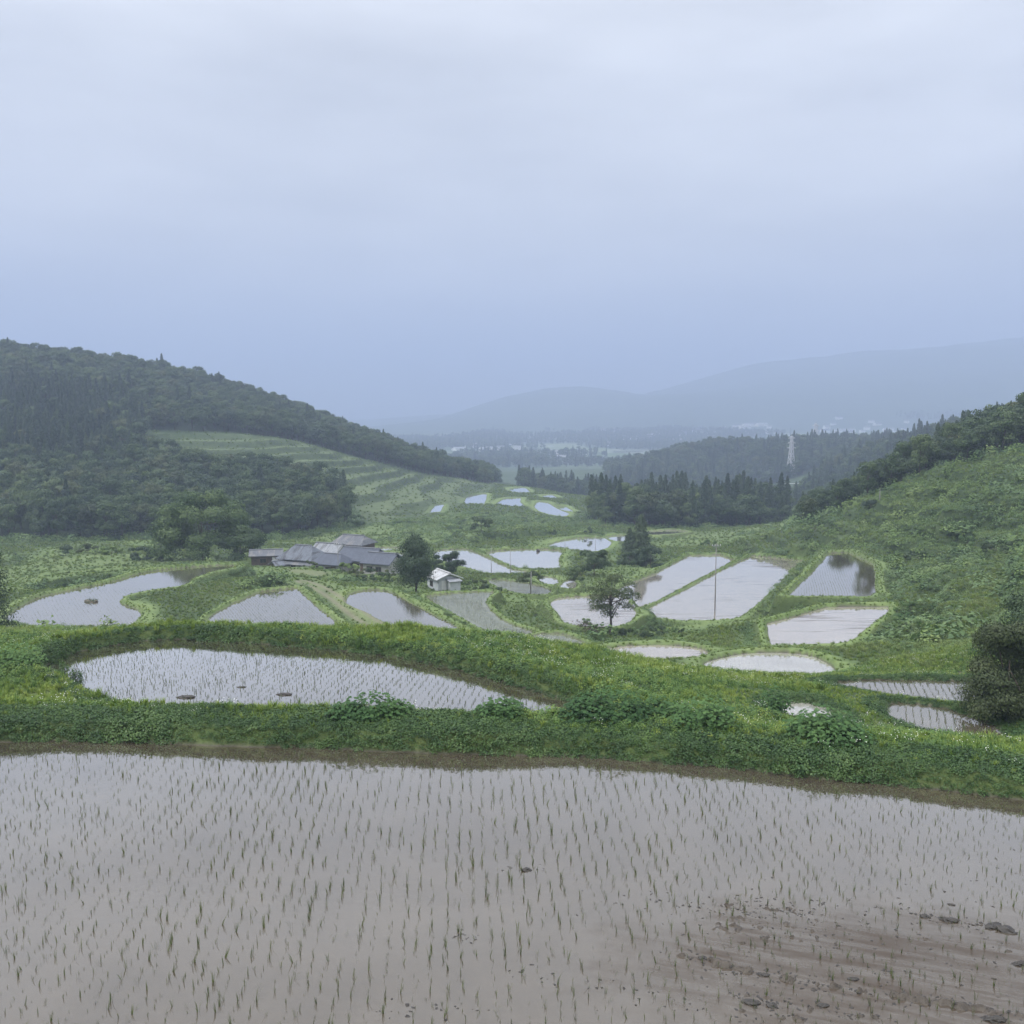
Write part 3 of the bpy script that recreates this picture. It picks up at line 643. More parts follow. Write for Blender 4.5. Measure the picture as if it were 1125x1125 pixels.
# ------------------------------------------------------------------ instancing for the uncountable
def protos_col(meshes):
    c = bpy.data.collections.new('kinds')
    for i, me in enumerate(meshes):
        o = bpy.data.objects.new('k%02d_%s' % (i, me.name), me); c.objects.link(o)
    return c
def scatter(name, x, y, scl, meshes, idx=None, tilt=.08, sink=0.0, z=None, rz=None):
    n = len(x); z = (H(x, y) if z is None else z) - sink * scl
    me = mk_mesh(name, np.stack([x, y, z], 1), [], attrs={
        'scl': ('POINT', 'FLOAT', scl), 'rot': ('POINT', 'FLOAT_VECTOR', np.stack([rng.normal(0, tilt, n), rng.normal(0, tilt, n), rng.uniform(0, 6.283, n) if rz is None else rz], 1)),
        'kind_index': ('POINT', 'INT', (rng.integers(0, len(meshes), n) if idx is None else idx).astype(np.int32))})
    o = link(name, me); tag(o, kind='stuff')
    g = bpy.data.node_groups.new(name, 'GeometryNodeTree')
    g.interface.new_socket('Geometry', in_out='INPUT', socket_type='NodeSocketGeometry'); g.interface.new_socket('Geometry', in_out='OUTPUT', socket_type='NodeSocketGeometry')
    gi = g.nodes.new('NodeGroupInput'); go = g.nodes.new('NodeGroupOutput'); iop = g.nodes.new('GeometryNodeInstanceOnPoints'); ci_ = g.nodes.new('GeometryNodeCollectionInfo')
    ci_.inputs[0].default_value = protos_col(meshes); ci_.inputs['Separate Children'].default_value = True; ci_.inputs['Reset Children'].default_value = True
    def na(nm, typ):
        q = g.nodes.new('GeometryNodeInputNamedAttribute'); q.data_type = typ; q.inputs[0].default_value = nm; return q.outputs[0]
    L = g.links.new
    L(gi.outputs[0], iop.inputs['Points']); L(ci_.outputs[0], iop.inputs['Instance']); iop.inputs['Pick Instance'].default_value = True
    L(na('kind_index', 'INT'), iop.inputs['Instance Index']); L(na('rot', 'FLOAT_VECTOR'), iop.inputs['Rotation']); L(na('scl', 'FLOAT'), iop.inputs['Scale'])
    L(iop.outputs[0], go.inputs[0])
    md = o.modifiers.new('instances', 'NODES'); md.node_group = g
    return o
def jitter_grid(x0, x1, y0, y1, s):
    nx, ny = int((x1-x0)/s) + 1, int((y1-y0)/s) + 1
    gx, gy = np.meshgrid(x0 + (np.arange(nx)+.5)*s, y0 + (np.arange(ny)+.5)*s)
    gx = gx.ravel() + rng.uniform(-.5, .5, nx*ny)*s; gy = gy.ravel() + rng.uniform(-.5, .5, nx*ny)*s
    return gx, gy
def inview(x, y, m=.60, pad=6): return np.abs(x) < y * m + pad
# ------------------------------------------------------------------ small plants
def grass_tuft(name, n, h, spread, mat, lean=.5, w=.016):
    a = rng.uniform(0, 6.283, n); r0 = rng.uniform(0, spread, n); L = h * rng.uniform(.5, 1.1, n); ln = rng.uniform(.1, lean, n)
    ph = a + rng.normal(0, .6, n); dirs = np.stack([np.cos(ph), np.sin(ph), np.zeros(n)], 1)
    side = np.stack([-np.sin(ph), np.cos(ph), np.zeros(n)], 1) * w
    p0 = np.stack([np.cos(a)*r0, np.sin(a)*r0, np.full(n, -.03)], 1)
    p1 = p0 + dirs * (L*ln*.35)[:, None] + np.array([0, 0, 1]) * (L*.6)[:, None]
    p2 = p0 + dirs * (L*ln)[:, None] + np.array([0, 0, 1]) * (L*(1 - ln*.35))[:, None]
    V = np.stack([p0 - side, p0 + side, p1 + side*.8, p1 - side*.8, p2], 1).reshape(-1, 3); b = np.arange(n)[:, None] * 5
    q = b + np.array([[0, 1, 2, 3]]); t3 = b + np.array([[3, 2, 4]]); tn = rng.random(n)
    return mk_mesh(name, V, [q, t3], [mat], attrs={'tint': ('FACE', 'FLOAT', np.concatenate([tn, tn]))})
def leafy_clump(name, n, R, h, leaf, mat, flatn=.5, ratio=.7):
    d = unit(n); d[:, 2] = np.abs(d[:, 2]); k = rng.uniform(.6, 1.05, n)[:, None]
    C = d * k * np.array([R, R, h]); C[:, 2] += .0
    C += rng.normal(0, R*.10, (n, 3)); up = norm(d * (1 - flatn) + np.array([0, 0, flatn]))
    return leaf_mesh(name, C, up, leaf, leaf*ratio, mat, .1, .45)
def mixed(name, a_list):
    """join simple meshes given as mesh datablocks"""
    Vs, Fs, mi, tn, mats, off = [], {3: [], 4: []}, {3: [], 4: []}, {3: [], 4: []}, [], 0
    for me in a_list:
        V = np.empty(len(me.vertices)*3, np.float32); me.vertices.foreach_get('co', V); Vs.append(V.reshape(-1, 3))
        tt = np.empty(len(me.polygons), np.float32); me.attributes['tint'].data.foreach_get('value', tt)
        for m in me.materials:
            if m not in mats: mats.append(m)
        for p in me.polygons:
            k = len(p.vertices); Fs[k].append([v + off for v in p.vertices]); mi[k].append(mats.index(me.materials[p.material_index])); tn[k].append(tt[p.index])
        off += len(me.vertices)
    return mk_mesh(name, np.concatenate(Vs), [np.array(Fs[k]) for k in (4, 3) if Fs[k]], mats, midx=mi[4] + mi[3], attrs={'tint': ('FACE', 'FLOAT', np.array(tn[4] + tn[3]))})
def flower_head(n, spread, h):
    V, F = [], []
    for i in range(n):
        c = np.array([*rng.uniform(-spread, spread, 2), h * rng.uniform(.8, 1.1)]); s = .015
        V += [c + np.array(q) * s for q in [(1,0,0),(0,1,0),(-1,0,0),(0,-1,0),(0,0,1)]]; b = i*5
        F += [(b, b+1, b+4), (b+1, b+2, b+4), (b+2, b+3, b+4), (b+3, b, b+4)]
    return mk_mesh('flowers', np.array(V), [np.array(F)], [M_FLOWER], attrs={'tint': ('FACE', 'FLOAT', np.full(len(F), .5))})
T_GRASS = [grass_tuft('grass_tuft', 34, .34, .16, M_GRASS, .7), grass_tuft('grass_tuft', 30, .46, .14, M_GRASS, .6), grass_tuft('grass_tuft', 34, .26, .18, M_GRASS, .9), grass_tuft('grass_tuft', 26, .40, .16, M_WEED, .8)]
T_WEED = [leafy_clump('weed', 60, .20, .26, .075, M_WEED), leafy_clump('weed', 70, .24, .34, .09, M_WEED, .6), leafy_clump('weed', 50, .16, .40, .07, M_GRASS)]
T_FLOWER = [mixed('clover', [leafy_clump('clover', 40, .2, .16, .05, M_WEED), flower_head(7, .22, .28)]), mixed('clover', [grass_tuft('clover', 20, .3, .16, M_GRASS, .8), flower_head(5, .2, .34)])]
T_COVER = [leafy_clump('cover', 110, .22, .15, .05, M_COVER, .4, .8), leafy_clump('cover', 100, .20, .19, .06, M_COVER, .4, .8), leafy_clump('cover', 90, .24, .13, .045, M_COVER, .4, .8)]
# the grass bank and the dikes near the viewer
dF = lambda x, y: sdist(x, y, PADDY['front']['poly'])
def near_field(s, pad=.05):
    x, y = jitter_grid(-48, 50, 26, 66, s); k = inview(x, y, .60, 4) & (G(SDMIN, x, y) > pad) & (G(m_path, x, y) < .4)
    x, y = x[k], y[k]; k = dF(x, y) > pad
    return x[k], y[k]
x, y = near_field(.20, .35)
d = dF(x, y); nzn = fbm(x, y, 3.0, 3, 91); dens = np.clip(.78 + nzn * .5, .25, 1) * np.where(d < .8, .4, 1)
k = rng.random(len(x)) < dens; x, y, nzn, d = x[k], y[k], nzn[k], d[k]
ty = fbm(x, y, 5.5, 3, 93) + rng.normal(0, .22, len(x))
idx = np.where(ty > .12, rng.integers(0, 3, len(x)), np.where(ty > -.25, 2 + rng.integers(0, 3, len(x)), 4 + rng.integers(0, 3, len(x))))
nearp = np.minimum.reduce([sdist(x, y, PADDY[k_]['poly']) for k_ in ('rowed', 'narrow', 'scrap')]); low = np.where((nearp < 3.0), .5, 1.0)
scatter('bank_grass', x, y, low * rng.uniform(.55, 1.15, len(x)) * (1 + .35*nzn) * np.clip(.42 + .2*d, .45, 1) * (1 + .3 * fbm(x, y, 1.1, 2, 121)), T_GRASS + T_WEED, idx, .2)
x, y = near_field(.15, .03); d = dF(x, y); k = (d < 2.3 + .6*fbm(x, y, 2, 2, 95)) | ((G(SDMIN, x, y) < 1.1) & (rng.random(len(x)) < .75))
x, y = x[k], y[k]
scatter('low_cover_plants', x, y, rng.uniform(.6, 1.25, len(x)) * (1 + .45 * fbm(x, y, 1.7, 3, 119)), T_COVER, None, .3, .02)
x, y = near_field(1.1, .9); k = (fbm(x, y, 4, 3, 97) > .08) & (dF(x, y) > 1.2); x, y = x[k], y[k]
scatter('clover_flowers', x, y, rng.uniform(.8, 1.3, len(x)), T_FLOWER, None, .15)
# vegetation of the middle distance
T_SCRUB = [leafy_clump('scrub', 190, .8, .5, .17, M_SCRUB, .5), leafy_clump('scrub', 220, .9, .45, .18, M_KUDZU, .6), leafy_clump('scrub', 170, .6, .7, .16, M_SCRUB, .45), leafy_clump('scrub', 220, 1.0, .55, .19, M_KUDZU, .55)]
T_TALL = [grass_tuft('tall_grass', 40, .8, .5, M_PALE, .7, .04), grass_tuft('tall_grass', 40, .65, .55, M_GRASS, .8, .04), grass_tuft('tall_grass', 36, .7, .5, M_SCRUB, .8, .045)]
def mid_field(y0, y1, s, rough):
    x, y = jitter_grid(-y1*.62 - 8, y1*.62 + 8, y0, y1, s)
    k = inview(x, y, .61, 8) & (G(OUTW, x, y) > rough) & (G(m_path, x, y) < .3) & (G(m_wood, x, y) < .5)
    return x[k], y[k]
KZONE = region([(868,186),(900,192),(960,182),(1010,190),(1125,170),(1400,165),(1400,112),(1125,118),(1060,118),(1000,128),(975,110),(968,90),(1000,74),(1060,66),(1060,88),(1000,100),(985,130),(950,168)])
def thick(x, y):                                  # how overgrown a spot is
    f = np.maximum(fbm(x, y, 16, 3, 101) * .8 - .15, G(m_face, x, y) * .9)
    f = np.maximum(f, sstep(2, -5, sdist(x, y, SCRUB_R)) * (sstep(4, -8, sdist(x, y, KZONE)) * .75 + .32 + fbm(x, y, 14, 3, 103) * .9))
    f = np.maximum(f, sstep(2, -8, sdist(x, y, BROW)) * (.55 + fbm(x, y, 10, 3, 105) * 1.0))
    return f
YARD = np.array([at_y(u, v, yy)[:2] for u, v, yy in [(285,620,168),(320,632,163),(440,632,160),(440,612,182),(395,600,195),(320,600,192),(285,605,185)]])
xs, ys, ss = [], [], []
for y0, y1, s in ((58, 110, .62), (110, 180, .85), (180, 300, 1.2), (300, 380, 2.0)):
    x, y = mid_field(y0, y1, s, .4); th = thick(x, y); k = (rng.random(len(x)) < np.clip(th * 1.15, 0, .95)) & (sdist(x, y, YARD) > 0) & (sdist(x, y, MEADOW) > 0)
    xs.append(x[k]); ys.append(y[k]); ss.append(rng.uniform(.5, 1.15, k.sum()) * np.clip(s / 1.0, .75, 1.6) * (.75 + .5 * np.clip(th[k], 0, 1)))
for y0, y1, s in ((70, 130, 2.6), (130, 235, 3.2), (235, 340, 4.0)):      # mounds of vine over the scrub
    x, y = mid_field(y0, y1, s, 1.0); th = np.maximum(sstep(3, -6, sdist(x, y, KZONE)) * .8, np.maximum(sstep(2, -8, sdist(x, y, SCRUB_R)) * .28, sstep(2, -8, sdist(x, y, BROW)) * .45)); th = np.maximum(th, G(m_face, x, y) * .25)
    k = (rng.random(len(x)) < th) & (sdist(x, y, YARD) > 0); xs.append(x[k]); ys.append(y[k]); ss.append(rng.uniform(1.5, 3.4, k.sum()))
x, y, sc = map(np.concatenate, (xs, ys, ss)); print('scrub', len(x))
scatter('scrub', x, y, sc * .8, T_SCRUB, np.where(fbm(x, y, 22, 2, 107) + rng.normal(0, .3, len(x)) > 0, 1 + 2*rng.integers(0, 2, len(x)), 2*rng.integers(0, 2, len(x))), .2, .15)
xs, ys, ss = [], [], []
for y0, y1, s in ((58, 110, .45), (110, 180, .58), (180, 300, .95), (300, 560, 1.9)):
    x, y = mid_field(y0, y1, s, -.1); th = thick(x, y); k = (rng.random(len(x)) < np.where(sdist(x, y, MEADOW) < 0, .22 + .5 * G(riser, x, y), 1) * np.clip(.25 + .75 * G(m_rough, x, y) + G(m_face, x, y) - th * .4, .15, 1)) & (sdist(x, y, YARD) > 0)
    xs.append(x[k]); ys.append(y[k]); ss.append(rng.uniform(.45, 1.0, k.sum()) * np.clip(s / 1.1, .6, 1.2) * np.clip(.36 + G(OUTW, x[k], y[k]) * .18, .22, .9))
x, y, sc = map(np.concatenate, (xs, ys, ss)); print('tall', len(x))
scatter('tall_grass', x, y, sc, T_TALL, np.where(sdist(x, y, MEADOW) < 2, 0, np.where(rng.random(len(x)) < .35, 0, rng.integers(0, 3, len(x)))), .15)
x, y = jitter_grid(-130, 130, 62, 215, .55); k = inview(x, y, .58, 3) & (G(OUTW, x, y) < .2) & (G(SDMIN, x, y) > .12) & (G(m_path, x, y) < .3)
scatter('dike_grass', x[k], y[k], rng.uniform(.12, .28, k.sum()) * (1 + y[k] / 400), T_TALL, None, .2)
# ------------------------------------------------------------------ woods
P_BROAD = [proto_broad('broadleaf', 11.5, 3.9, 2100, .60, M_BROAD, 11, 15), proto_broad('broadleaf', 13, 3.7, 2100, .60, M_BROAD, 12, 16), proto_broad('broadleaf', 10.5, 4.2, 2100, .60, M_DARKT, 13, 16), proto_broad('broadleaf', 12, 3.9, 2100, .6, M_OLIVE, 14, 15)]
P_CONE = [proto_conifer('cedar', 14, 2.5, 1500, .75, M_CEDAR, 21), proto_conifer('cedar', 15.5, 2.7, 1500, .75, M_CEDAR, 22), proto_conifer('cedar', 13, 2.6, 1400, .8, M_DARKT, 23)]
P_ALL = P_BROAD + P_CONE
wx, wy, wi, ws = [], [], [], []
def wood(poly, sp, cone, smin=.75, smax=1.15, hmul=1.0):
    x0, y0 = poly.min(0); x1, y1 = poly.max(0); x, y = jitter_grid(x0, x1, y0, y1, sp)
    k = (sdist(x, y, poly) < 0) & inview(x, y, .68, 10); x, y = x[k], y[k]
    cf = cone(x, y); isc = rng.random(len(x)) < cf
    i = np.where(isc, 4 + rng.integers(0, 3, len(x)), rng.choice(4, len(x), p=[.34, .28, .24, .14]))
    wx.append(x); wy.append(y); wi.append(i); ws.append(rng.uniform(smin, smax, len(x)) * (hmul(x, y) if callable(hmul) else hmul))
CPATCH = region([(-120,345),(60,345),(170,360),(180,425),(130,470),(40,480),(-120,470)])
wood(WOODL, 4.9, lambda x, y: np.where(sdist(x, y, CPATCH) < 0, .85, np.clip(.02 + fbm(x, y, 60, 3, 111) * .35, 0, 1) * np.where(y > 500, .35, 1)), .6, 1.05)
wood(WOODR, 3.9, lambda x, y: np.clip(.10 + fbm(x, y, 50, 3, 113) * .7 + .25 * sstep(330, 390, y), 0, 1), .75, 1.1, lambda x, y: np.clip(.58 + (x / y * 1080 + 562.5 - 950) / 520, .52, .84))
wood(WOODF, 5.8, lambda x, y: np.full(x.shape, .38), .55, 1.15)
wood(WOODH, 6.2, lambda x, y: np.clip(.25 + fbm(x, y, 90, 3, 115) * .8, 0, 1), .6, 1.15)
wood(GROVE, 4.2, lambda x, y: np.clip(.55 + fbm(x, y, 25, 2, 117) * .8, 0, 1), .6, 1.12)
wood(GROVEB, 6, lambda x, y: np.full(x.shape, .4), .75, 1.1)
for (u, yy) in [(700, 640), (742, 690), (770, 600), (800, 610), (690, 560), (720, 480), (760, 450), (800, 470), (840, 480), (860, 560)]:
    n = 14; wx.append(uy(u, yy) + rng.normal(0, 9, n)); wy.append(yy + rng.normal(0, 16, n)); wi.append(rng.integers(0, 7, n)); ws.append(rng.uniform(.5, .95, n))
x, y = jitter_grid(-1900, 1900, 1350, 3000, 14); k = (fbm(x, y, 420, 4, 83) > .24) & inview(x, y, .56, 20); x, y = x[k], y[k]
k = rng.random(len(x)) < np.clip(1.3 - y / 5000, .3, 1); x, y = x[k], y[k]
wx.append(x); wy.append(y); wi.append(rng.choice(7, len(x), p=[.2,.2,.2,.2,.06,.07,.07])); ws.append(rng.uniform(.8, 1.4, len(x)))
# brush under the front trees
ex, ey = jitter_grid(-200, 220, 180, 350, 1.6)
ed = np.minimum.reduce([np.abs(sdist(ex, ey, w_) + 1.0) for w_ in (WOODL, WOODR, GROVE)]); k = (ed < 2.6) & inview(ex, ey, .6, 5)
scatter('underbrush', ex[k], ey[k], rng.uniform(1.2, 3.2, k.sum()), T_SCRUB, None, .2, .05)
x, y, i, s = map(np.concatenate, (wx, wy, wi, ws)); z = H(x, y); print('trees', len(x))
# the trees that show largest: front edges of the woods, one object each
vv = 450 + 1080 * (11 - z) / y
front = np.zeros(len(x), bool)
edge = np.maximum.reduce([np.where(sdist(x, y, w) < 0, sdist(x, y, w), -99) for w in (WOODL, WOODR, GROVE)])
cand = (edge > -16) & (y < 345) & inview(x, y, .53, 0)
cand &= ~((y > 300) & (sdist(x, y, WOODL) < 0) & (uy(1, y) * 0 + x / y * 1080 + 562 < 150))
near = np.where(cand)[0]; near = near[np.argsort(y[near])][:295]
front[near] = True
scatter('woods', x[~front], y[~front], s[~front], P_ALL, i[~front], .03, .2, z[~front])
def where_wood(px, py):
    u = 562.5 + px / py * 1080
    if sdist(np.array([px]), np.array([py]), GROVE)[0] < 0: return ('in the dark grove beyond the flooded terraces', 'trees of the dark grove beyond the terraces')
    if u > 700: return ('at the lower edge of the wood above the right hillside', 'trees edging the wood above the right hillside')
    return ('at the front edge of the wooded hill behind the farmhouse', 'trees along the front edge of the left wooded hill')
for j in near:
    wl, gr = where_wood(x[j], y[j]); con = i[j] >= 4
    o = link('cedar_tree' if con else 'broadleaf_tree', P_ALL[i[j]])
    o.location = (x[j], y[j], z[j] - .2); o.rotation_euler = (0, 0, rng.uniform(0, 6.28)); o.scale = (s[j],) * 3
    tag(o, ('pointed dark cedar ' if con else 'rounded leafy tree ') + wl, 'tree', ('cedars: ' if con else 'leafy ') + gr)
# ------------------------------------------------------------------ rice
import bmesh
def rice_clump(n, h, w):
    me = grass_tuft('rice_seedling', n, h, .025, M_RICE, .45, w); return me
T_RICE = [rice_clump(4, .19, .0042), rice_clump(3, .15, .004), rice_clump(5, .22, .0045), rice_clump(3, .13, .004), rice_clump(6, .25, .005)]
T_RICEF = [rice_clump(4, .17, .008), rice_clump(4, .14, .008), rice_clump(5, .20, .008)]
rx, ry, rz_, ri_, rs = [], [], [], [], []
def plant(key, ang, across, along, drop, protos0, n, zoff=0.0, wig=.018, vis=True, smul=1.0, region_=None):
    p = PADDY[key]; P = p['poly']; c = P.mean(0); R = np.abs(P - c).max() * 1.5
    a, b = np.meshgrid(np.arange(-R, R, across), np.arange(-R, R, along))
    a = a.ravel(); b = b.ravel(); rowid = np.round(a / across)
    a = a + rng.normal(0, wig, a.size) + .05 * np.sin(b * .35 + rowid * .02) + .03 * fbm(b + rowid * 7.7, rowid * 3.1, 2.5, 2, 201); b = b + rng.normal(0, along*.17, b.size)
    ca, sa = math.cos(math.radians(ang)), math.sin(math.radians(ang))
    x = c[0] + a*ca + b*sa; y = c[1] - a*sa + b*ca
    k = (rng.random(a.size) > drop + .22 * np.maximum(0, fbm(x, y, 4, 3, 203))) ; x, y = x[k], y[k]
    if vis: k = inview(x, y, .56, 2) & (y > 15); x, y = x[k], y[k]
    k = (sdist(x, y, P) < -.5) & (G(SDMIN, x, y) < -.3); x, y = x[k], y[k]
    if region_ is not None: k = region_(x, y); x, y = x[k], y[k]
    rx.append(x); ry.append(y); rz_.append(np.full(len(x), p['z'] + zoff)); ri_.append(protos0 + rng.integers(0, n, len(x))); rs.append(rng.uniform(.65, 1.2, len(x)) * (1 + .25 * fbm(x, y, 3, 2, 205)) * smul)
plant('front', -3, .30, .20, .2, 0, 5, wig=.03)
plant('second', 7, .30, .20, .12, 5, 3, smul=.8)
plant('wedge', -25, .34, .24, .15, 5, 3, smul=.7)
plant('long', -30, .45, .3, .35, 5, 3, smul=.55, region_=lambda x, y: y < 135)
plant('mirror', -15, .4, .3, .35, 5, 3, smul=.5)
plant('weedy', -30, .32, .22, .1, 5, 3, smul=1.0)
plant('sliver', -20, .32, .22, .1, 5, 3)
plant('triangle', 15, .34, .24, .15, 5, 3, smul=.6)
plant('bay', 20, .4, .3, .35, 5, 3, smul=.5)
plant('rowed', 14, .34, .17, .08, 5, 3, smul=.9)
plant('narrow', 20, .34, .17, .08, 5, 3, smul=.9)
plant('dome', 10, .34, .24, .4, 5, 3, smul=.4)
plant('patchc', 10, .34, .24, .1, 5, 3)
x, y, z, i, s = map(np.concatenate, (rx, ry, rz_, ri_, rs))
vis = (y < 26) & (np.abs(x) < (y * CP + 11 * SP) * .519)
vpx = 450 + 0 * y
ny = np.where(vis & (y > 16.95))[0]; ny = ny[np.argsort(y[ny])][:300]
rest = np.ones(len(x), bool); rest[ny] = False
scatter('rice_seedlings', x[rest], y[rest], s[rest], T_RICE + T_RICEF, i[rest], .12, 0, z[rest])
for j in ny:
    o = link('rice_seedling', T_RICE[i[j]]); o.location = (x[j], y[j], z[j]); o.rotation_euler = (rng.normal(0, .12), rng.normal(0, .12), rng.uniform(0, 6.28)); o.scale = (s[j],) * 3
    tag(o, 'thin green rice seedling in the nearest rows along the bottom of the flooded field', 'rice plant', 'rice seedlings in the nearest rows')
print('rice', len(x))
M_DOME = leaf_mat('dome_leaf', (.020, .050, .017), (.056, .100, .030), (.125, .180, .056), .25, 6)
M_BRUSH = leaf_mat('brush_leaf', (.026, .044, .018), (.064, .086, .034), (.120, .145, .060), .25, 3)
# ------------------------------------------------------------------ single trees and shrubs
def hero(name, label, u, y, Ht, R, n, leaf, mat, seed, base=.15, lobes=18, shape='round', flat=.8, cat='tree', group=None, lobe_r=(.26, .42), trunk=.02, z=None, branch=None, lean=(0, 0), kb=9):
    xx = at_y(u, 600, y)[0]
    if cat == 'bush' and shape == 'round': shape = 'dome'
    r = empty(name, (xx, y, h1(xx, y) - .05 if z is None else z)); tag(r, label, cat, group)
    if shape == 'cedar':
        C, d, t, _ = conifer_points(Ht, R, Ht * base, n, seed, 20)
        MB().tube([(0, 0, -.4), (0, 0, Ht*.5), (0, 0, Ht*.93)], [Ht*.02, Ht*.013, .03], 8).build('trunk', M_BARK, r, True)
        link('crown', leaf_mesh('crown', C, d, leaf, leaf*.45, mat, .5, .5, t), r)
    else:
        C, d, t, Lc = crown_points(Ht, R, Ht*base, lobes, n, flat, seed, lobe_r, shape)
        if lean != (0, 0): C[:, 0] += lean[0] * C[:, 2] / Ht; Lc[:, 0] += lean[0] * Lc[:, 2] / Ht
        mb = MB(); limbs(mb, Ht, Ht*base, R, Lc, Ht*trunk, kb, seed, lean); mb.build('trunk', M_BARK, r, True)
        link('crown', leaf_mesh('crown', C, d, leaf, leaf*.62, mat, .15, .40, t), r)
        if branch:
            (bx, by, bz), bl, bm = branch
            q = np.array([bx, by, bz]); mb = MB().tube([(0, 0, Ht*.22), q*.5 + np.array([0, 0, Ht*.09]), q], [Ht*.012, Ht*.008, .02], 6)
            b = mb.build('branch', M_BARK, r, True)
            C2 = q*rng.uniform(.55, 1.05, (260, 1)) + rng.normal(0, 1, (260, 3)) * np.array([.55, .5, .22]) + np.array([0, 0, Ht*.03])
            f = link('foliage', leaf_mesh('foliage', C2, unit(260), leaf, leaf*.6, bm, .3, .8), b)
            f['label'] = 'reddish brown foliage on the lowest limb'
    return r
hero('broad_tree', 'huge domed leafy tree between the pond and the wooded hill', 222, 190, 14.0, 9.4, 32000, .42, M_DOME, 301, .0, 46, 'dome', flat=.85, lobe_r=(.24, .36))
hero('broad_tree', 'smaller leafy tree hugging the right flank of the huge domed tree', 264, 186, 7.4, 5.4, 9000, .34, M_BROAD, 302, .0, 22, 'dome', flat=.9)
hero('dense_tree', 'tall dense dark tree standing left of the white roofed shed', 457, 141, 10.2, 3.3, 19000, .22, M_DARKT, 303, .03, 34, 'round', 1.0, lobe_r=(.34, .5))
hero('spreading_tree', 'low spreading tree behind the white roofed shed', 492, 158, 5.2, 3.4, 7000, .22, M_DARKT, 304, .2, 16, flat=.7)
hero('open_tree', 'airy tree with one reddish low branch, in front of the long flooded strips', 671, 112, 8.2, 3.6, 6000, .19, M_OLIVE, 305, .26, 30, flat=.6, lobe_r=(.2, .32), trunk=.022, branch=((-3.1, -.3, 2.0), 1, M_RED), kb=20)
hero('small_tree', 'little umbrella shaped tree amid the small paddies in mid valley', 583, 147, 3.8, 2.5, 3200, .18, M_OLIVE, 306, .3, 13, flat=.6, kb=9)
hero('dark_cedar', 'pointed dark cedar rising over round bushes beside the far end of the long flooded strips', 704, 192, 9.6, 3.3, 6500, .4, M_CEDAR, 307, .03, shape='cedar')
hero('dark_cedar', 'shorter cedar just left of the pointed one beside the flooded strips', 692, 194, 6.6, 2.6, 4200, .38, M_CEDAR, 308, .03, shape='cedar')
hero('round_bush', 'rounded dark bush at the left foot of the pointed cedar', 692, 184, 4.2, 2.9, 3600, .3, M_DARKT, 309, .03, 12, cat='bush')
hero('round_bush', 'rounded dark bush at the right foot of the pointed cedar', 715, 183, 4.4, 2.9, 3600, .3, M_DARKT, 310, .03, 12, cat='bush')
hero('round_bush', 'large dark bush between the mid valley pools and the airy tree', 653, 166, 4.6, 3.5, 4600, .3, M_BROAD, 311, .03, 15, cat='bush')
hero('round_bush', 'bush in front of the large dark bush, toward the flooded bay', 638, 158, 2.8, 2.3, 2400, .26, M_BROAD, 312, .03, 10, cat='bush')
hero('round_bush', 'round dark bush at the foot of the airy tree, on its right', 690, 113, 2.1, 1.5, 2000, .18, M_DARKT, 313, .02, 10, cat='bush')
hero('round_bush', 'dark bush on the slope beyond the pale pools', 529, 243, 4.4, 3.2, 2600, .34, M_DARKT, 314, .03, 12, cat='bush')
hero('round_bush', 'small ball shaped bush on the far dike of the oval pool', 645.7, 247, 2.0, 1.4, 700, .26, M_DARKT, 315, .02, 7, cat='bush')
hero('round_bush', 'dark upright bush at the far left of the shrub row near the pond', 72, 196, 3.2, 1.5, 1600, .28, M_DARKT, 316, .03, 8, cat='bush')
hero('round_bush', 'pale green low tree left of centre in the shrub row near the pond', 98, 192, 3.2, 3.0, 2800, .28, M_OLIVE, 317, .1, 12, flat=.6, cat='bush')
hero('round_bush', 'pale green low tree in the middle of the shrub row near the pond', 122, 190, 3.3, 2.8, 2800, .28, M_SCRUB, 318, .1, 12, flat=.6, cat='bush')
hero('round_bush', 'dark round bush ending the shrub row, close to the huge domed tree', 152, 189, 3.8, 3.2, 3200, .3, M_DARKT, 319, .03, 12, cat='bush')
hero('round_bush', 'bush against the left base of the huge domed tree', 176, 186, 2.8, 2.6, 2200, .3, M_BROAD, 320, .03, 10, cat='bush')
hero('round_bush', 'lone bush at the right end of the wooded hill above the farm', 392, 285, 3.6, 2.8, 1500, .36, M_BROAD, 321, .03, 10, cat='bush')
hero('pine_tree', 'dark conifer cut off by the left edge of the picture', -21, 70, 8.4, 2.4, 9000, .2, M_CEDAR, 322, .03, shape='cedar')
hero('big_shrub', 'tall brownish shrub at the right edge of the picture', 1116, 44, 5.5, 1.8, 24000, .12, M_BRUSH, 323, .02, 26, lobe_r=(.34, .5), cat='bush', z=at_y(1111, 806, 44)[2], flat=.9)
hero('big_shrub', 'dark green tree cut off by the right edge of the picture behind the brownish shrub', 1152, 47, 7.0, 2.8, 20000, .13, M_DARKT, 324, .02, 20, cat='bush', z=at_y(1150, 800, 47)[2])
hero('round_bush', 'dark bush beside the pale post on the right hillside', 955, 186, 2.8, 1.5, 1300, .24, M_DARKT, 325, .02, 8, cat='bush')
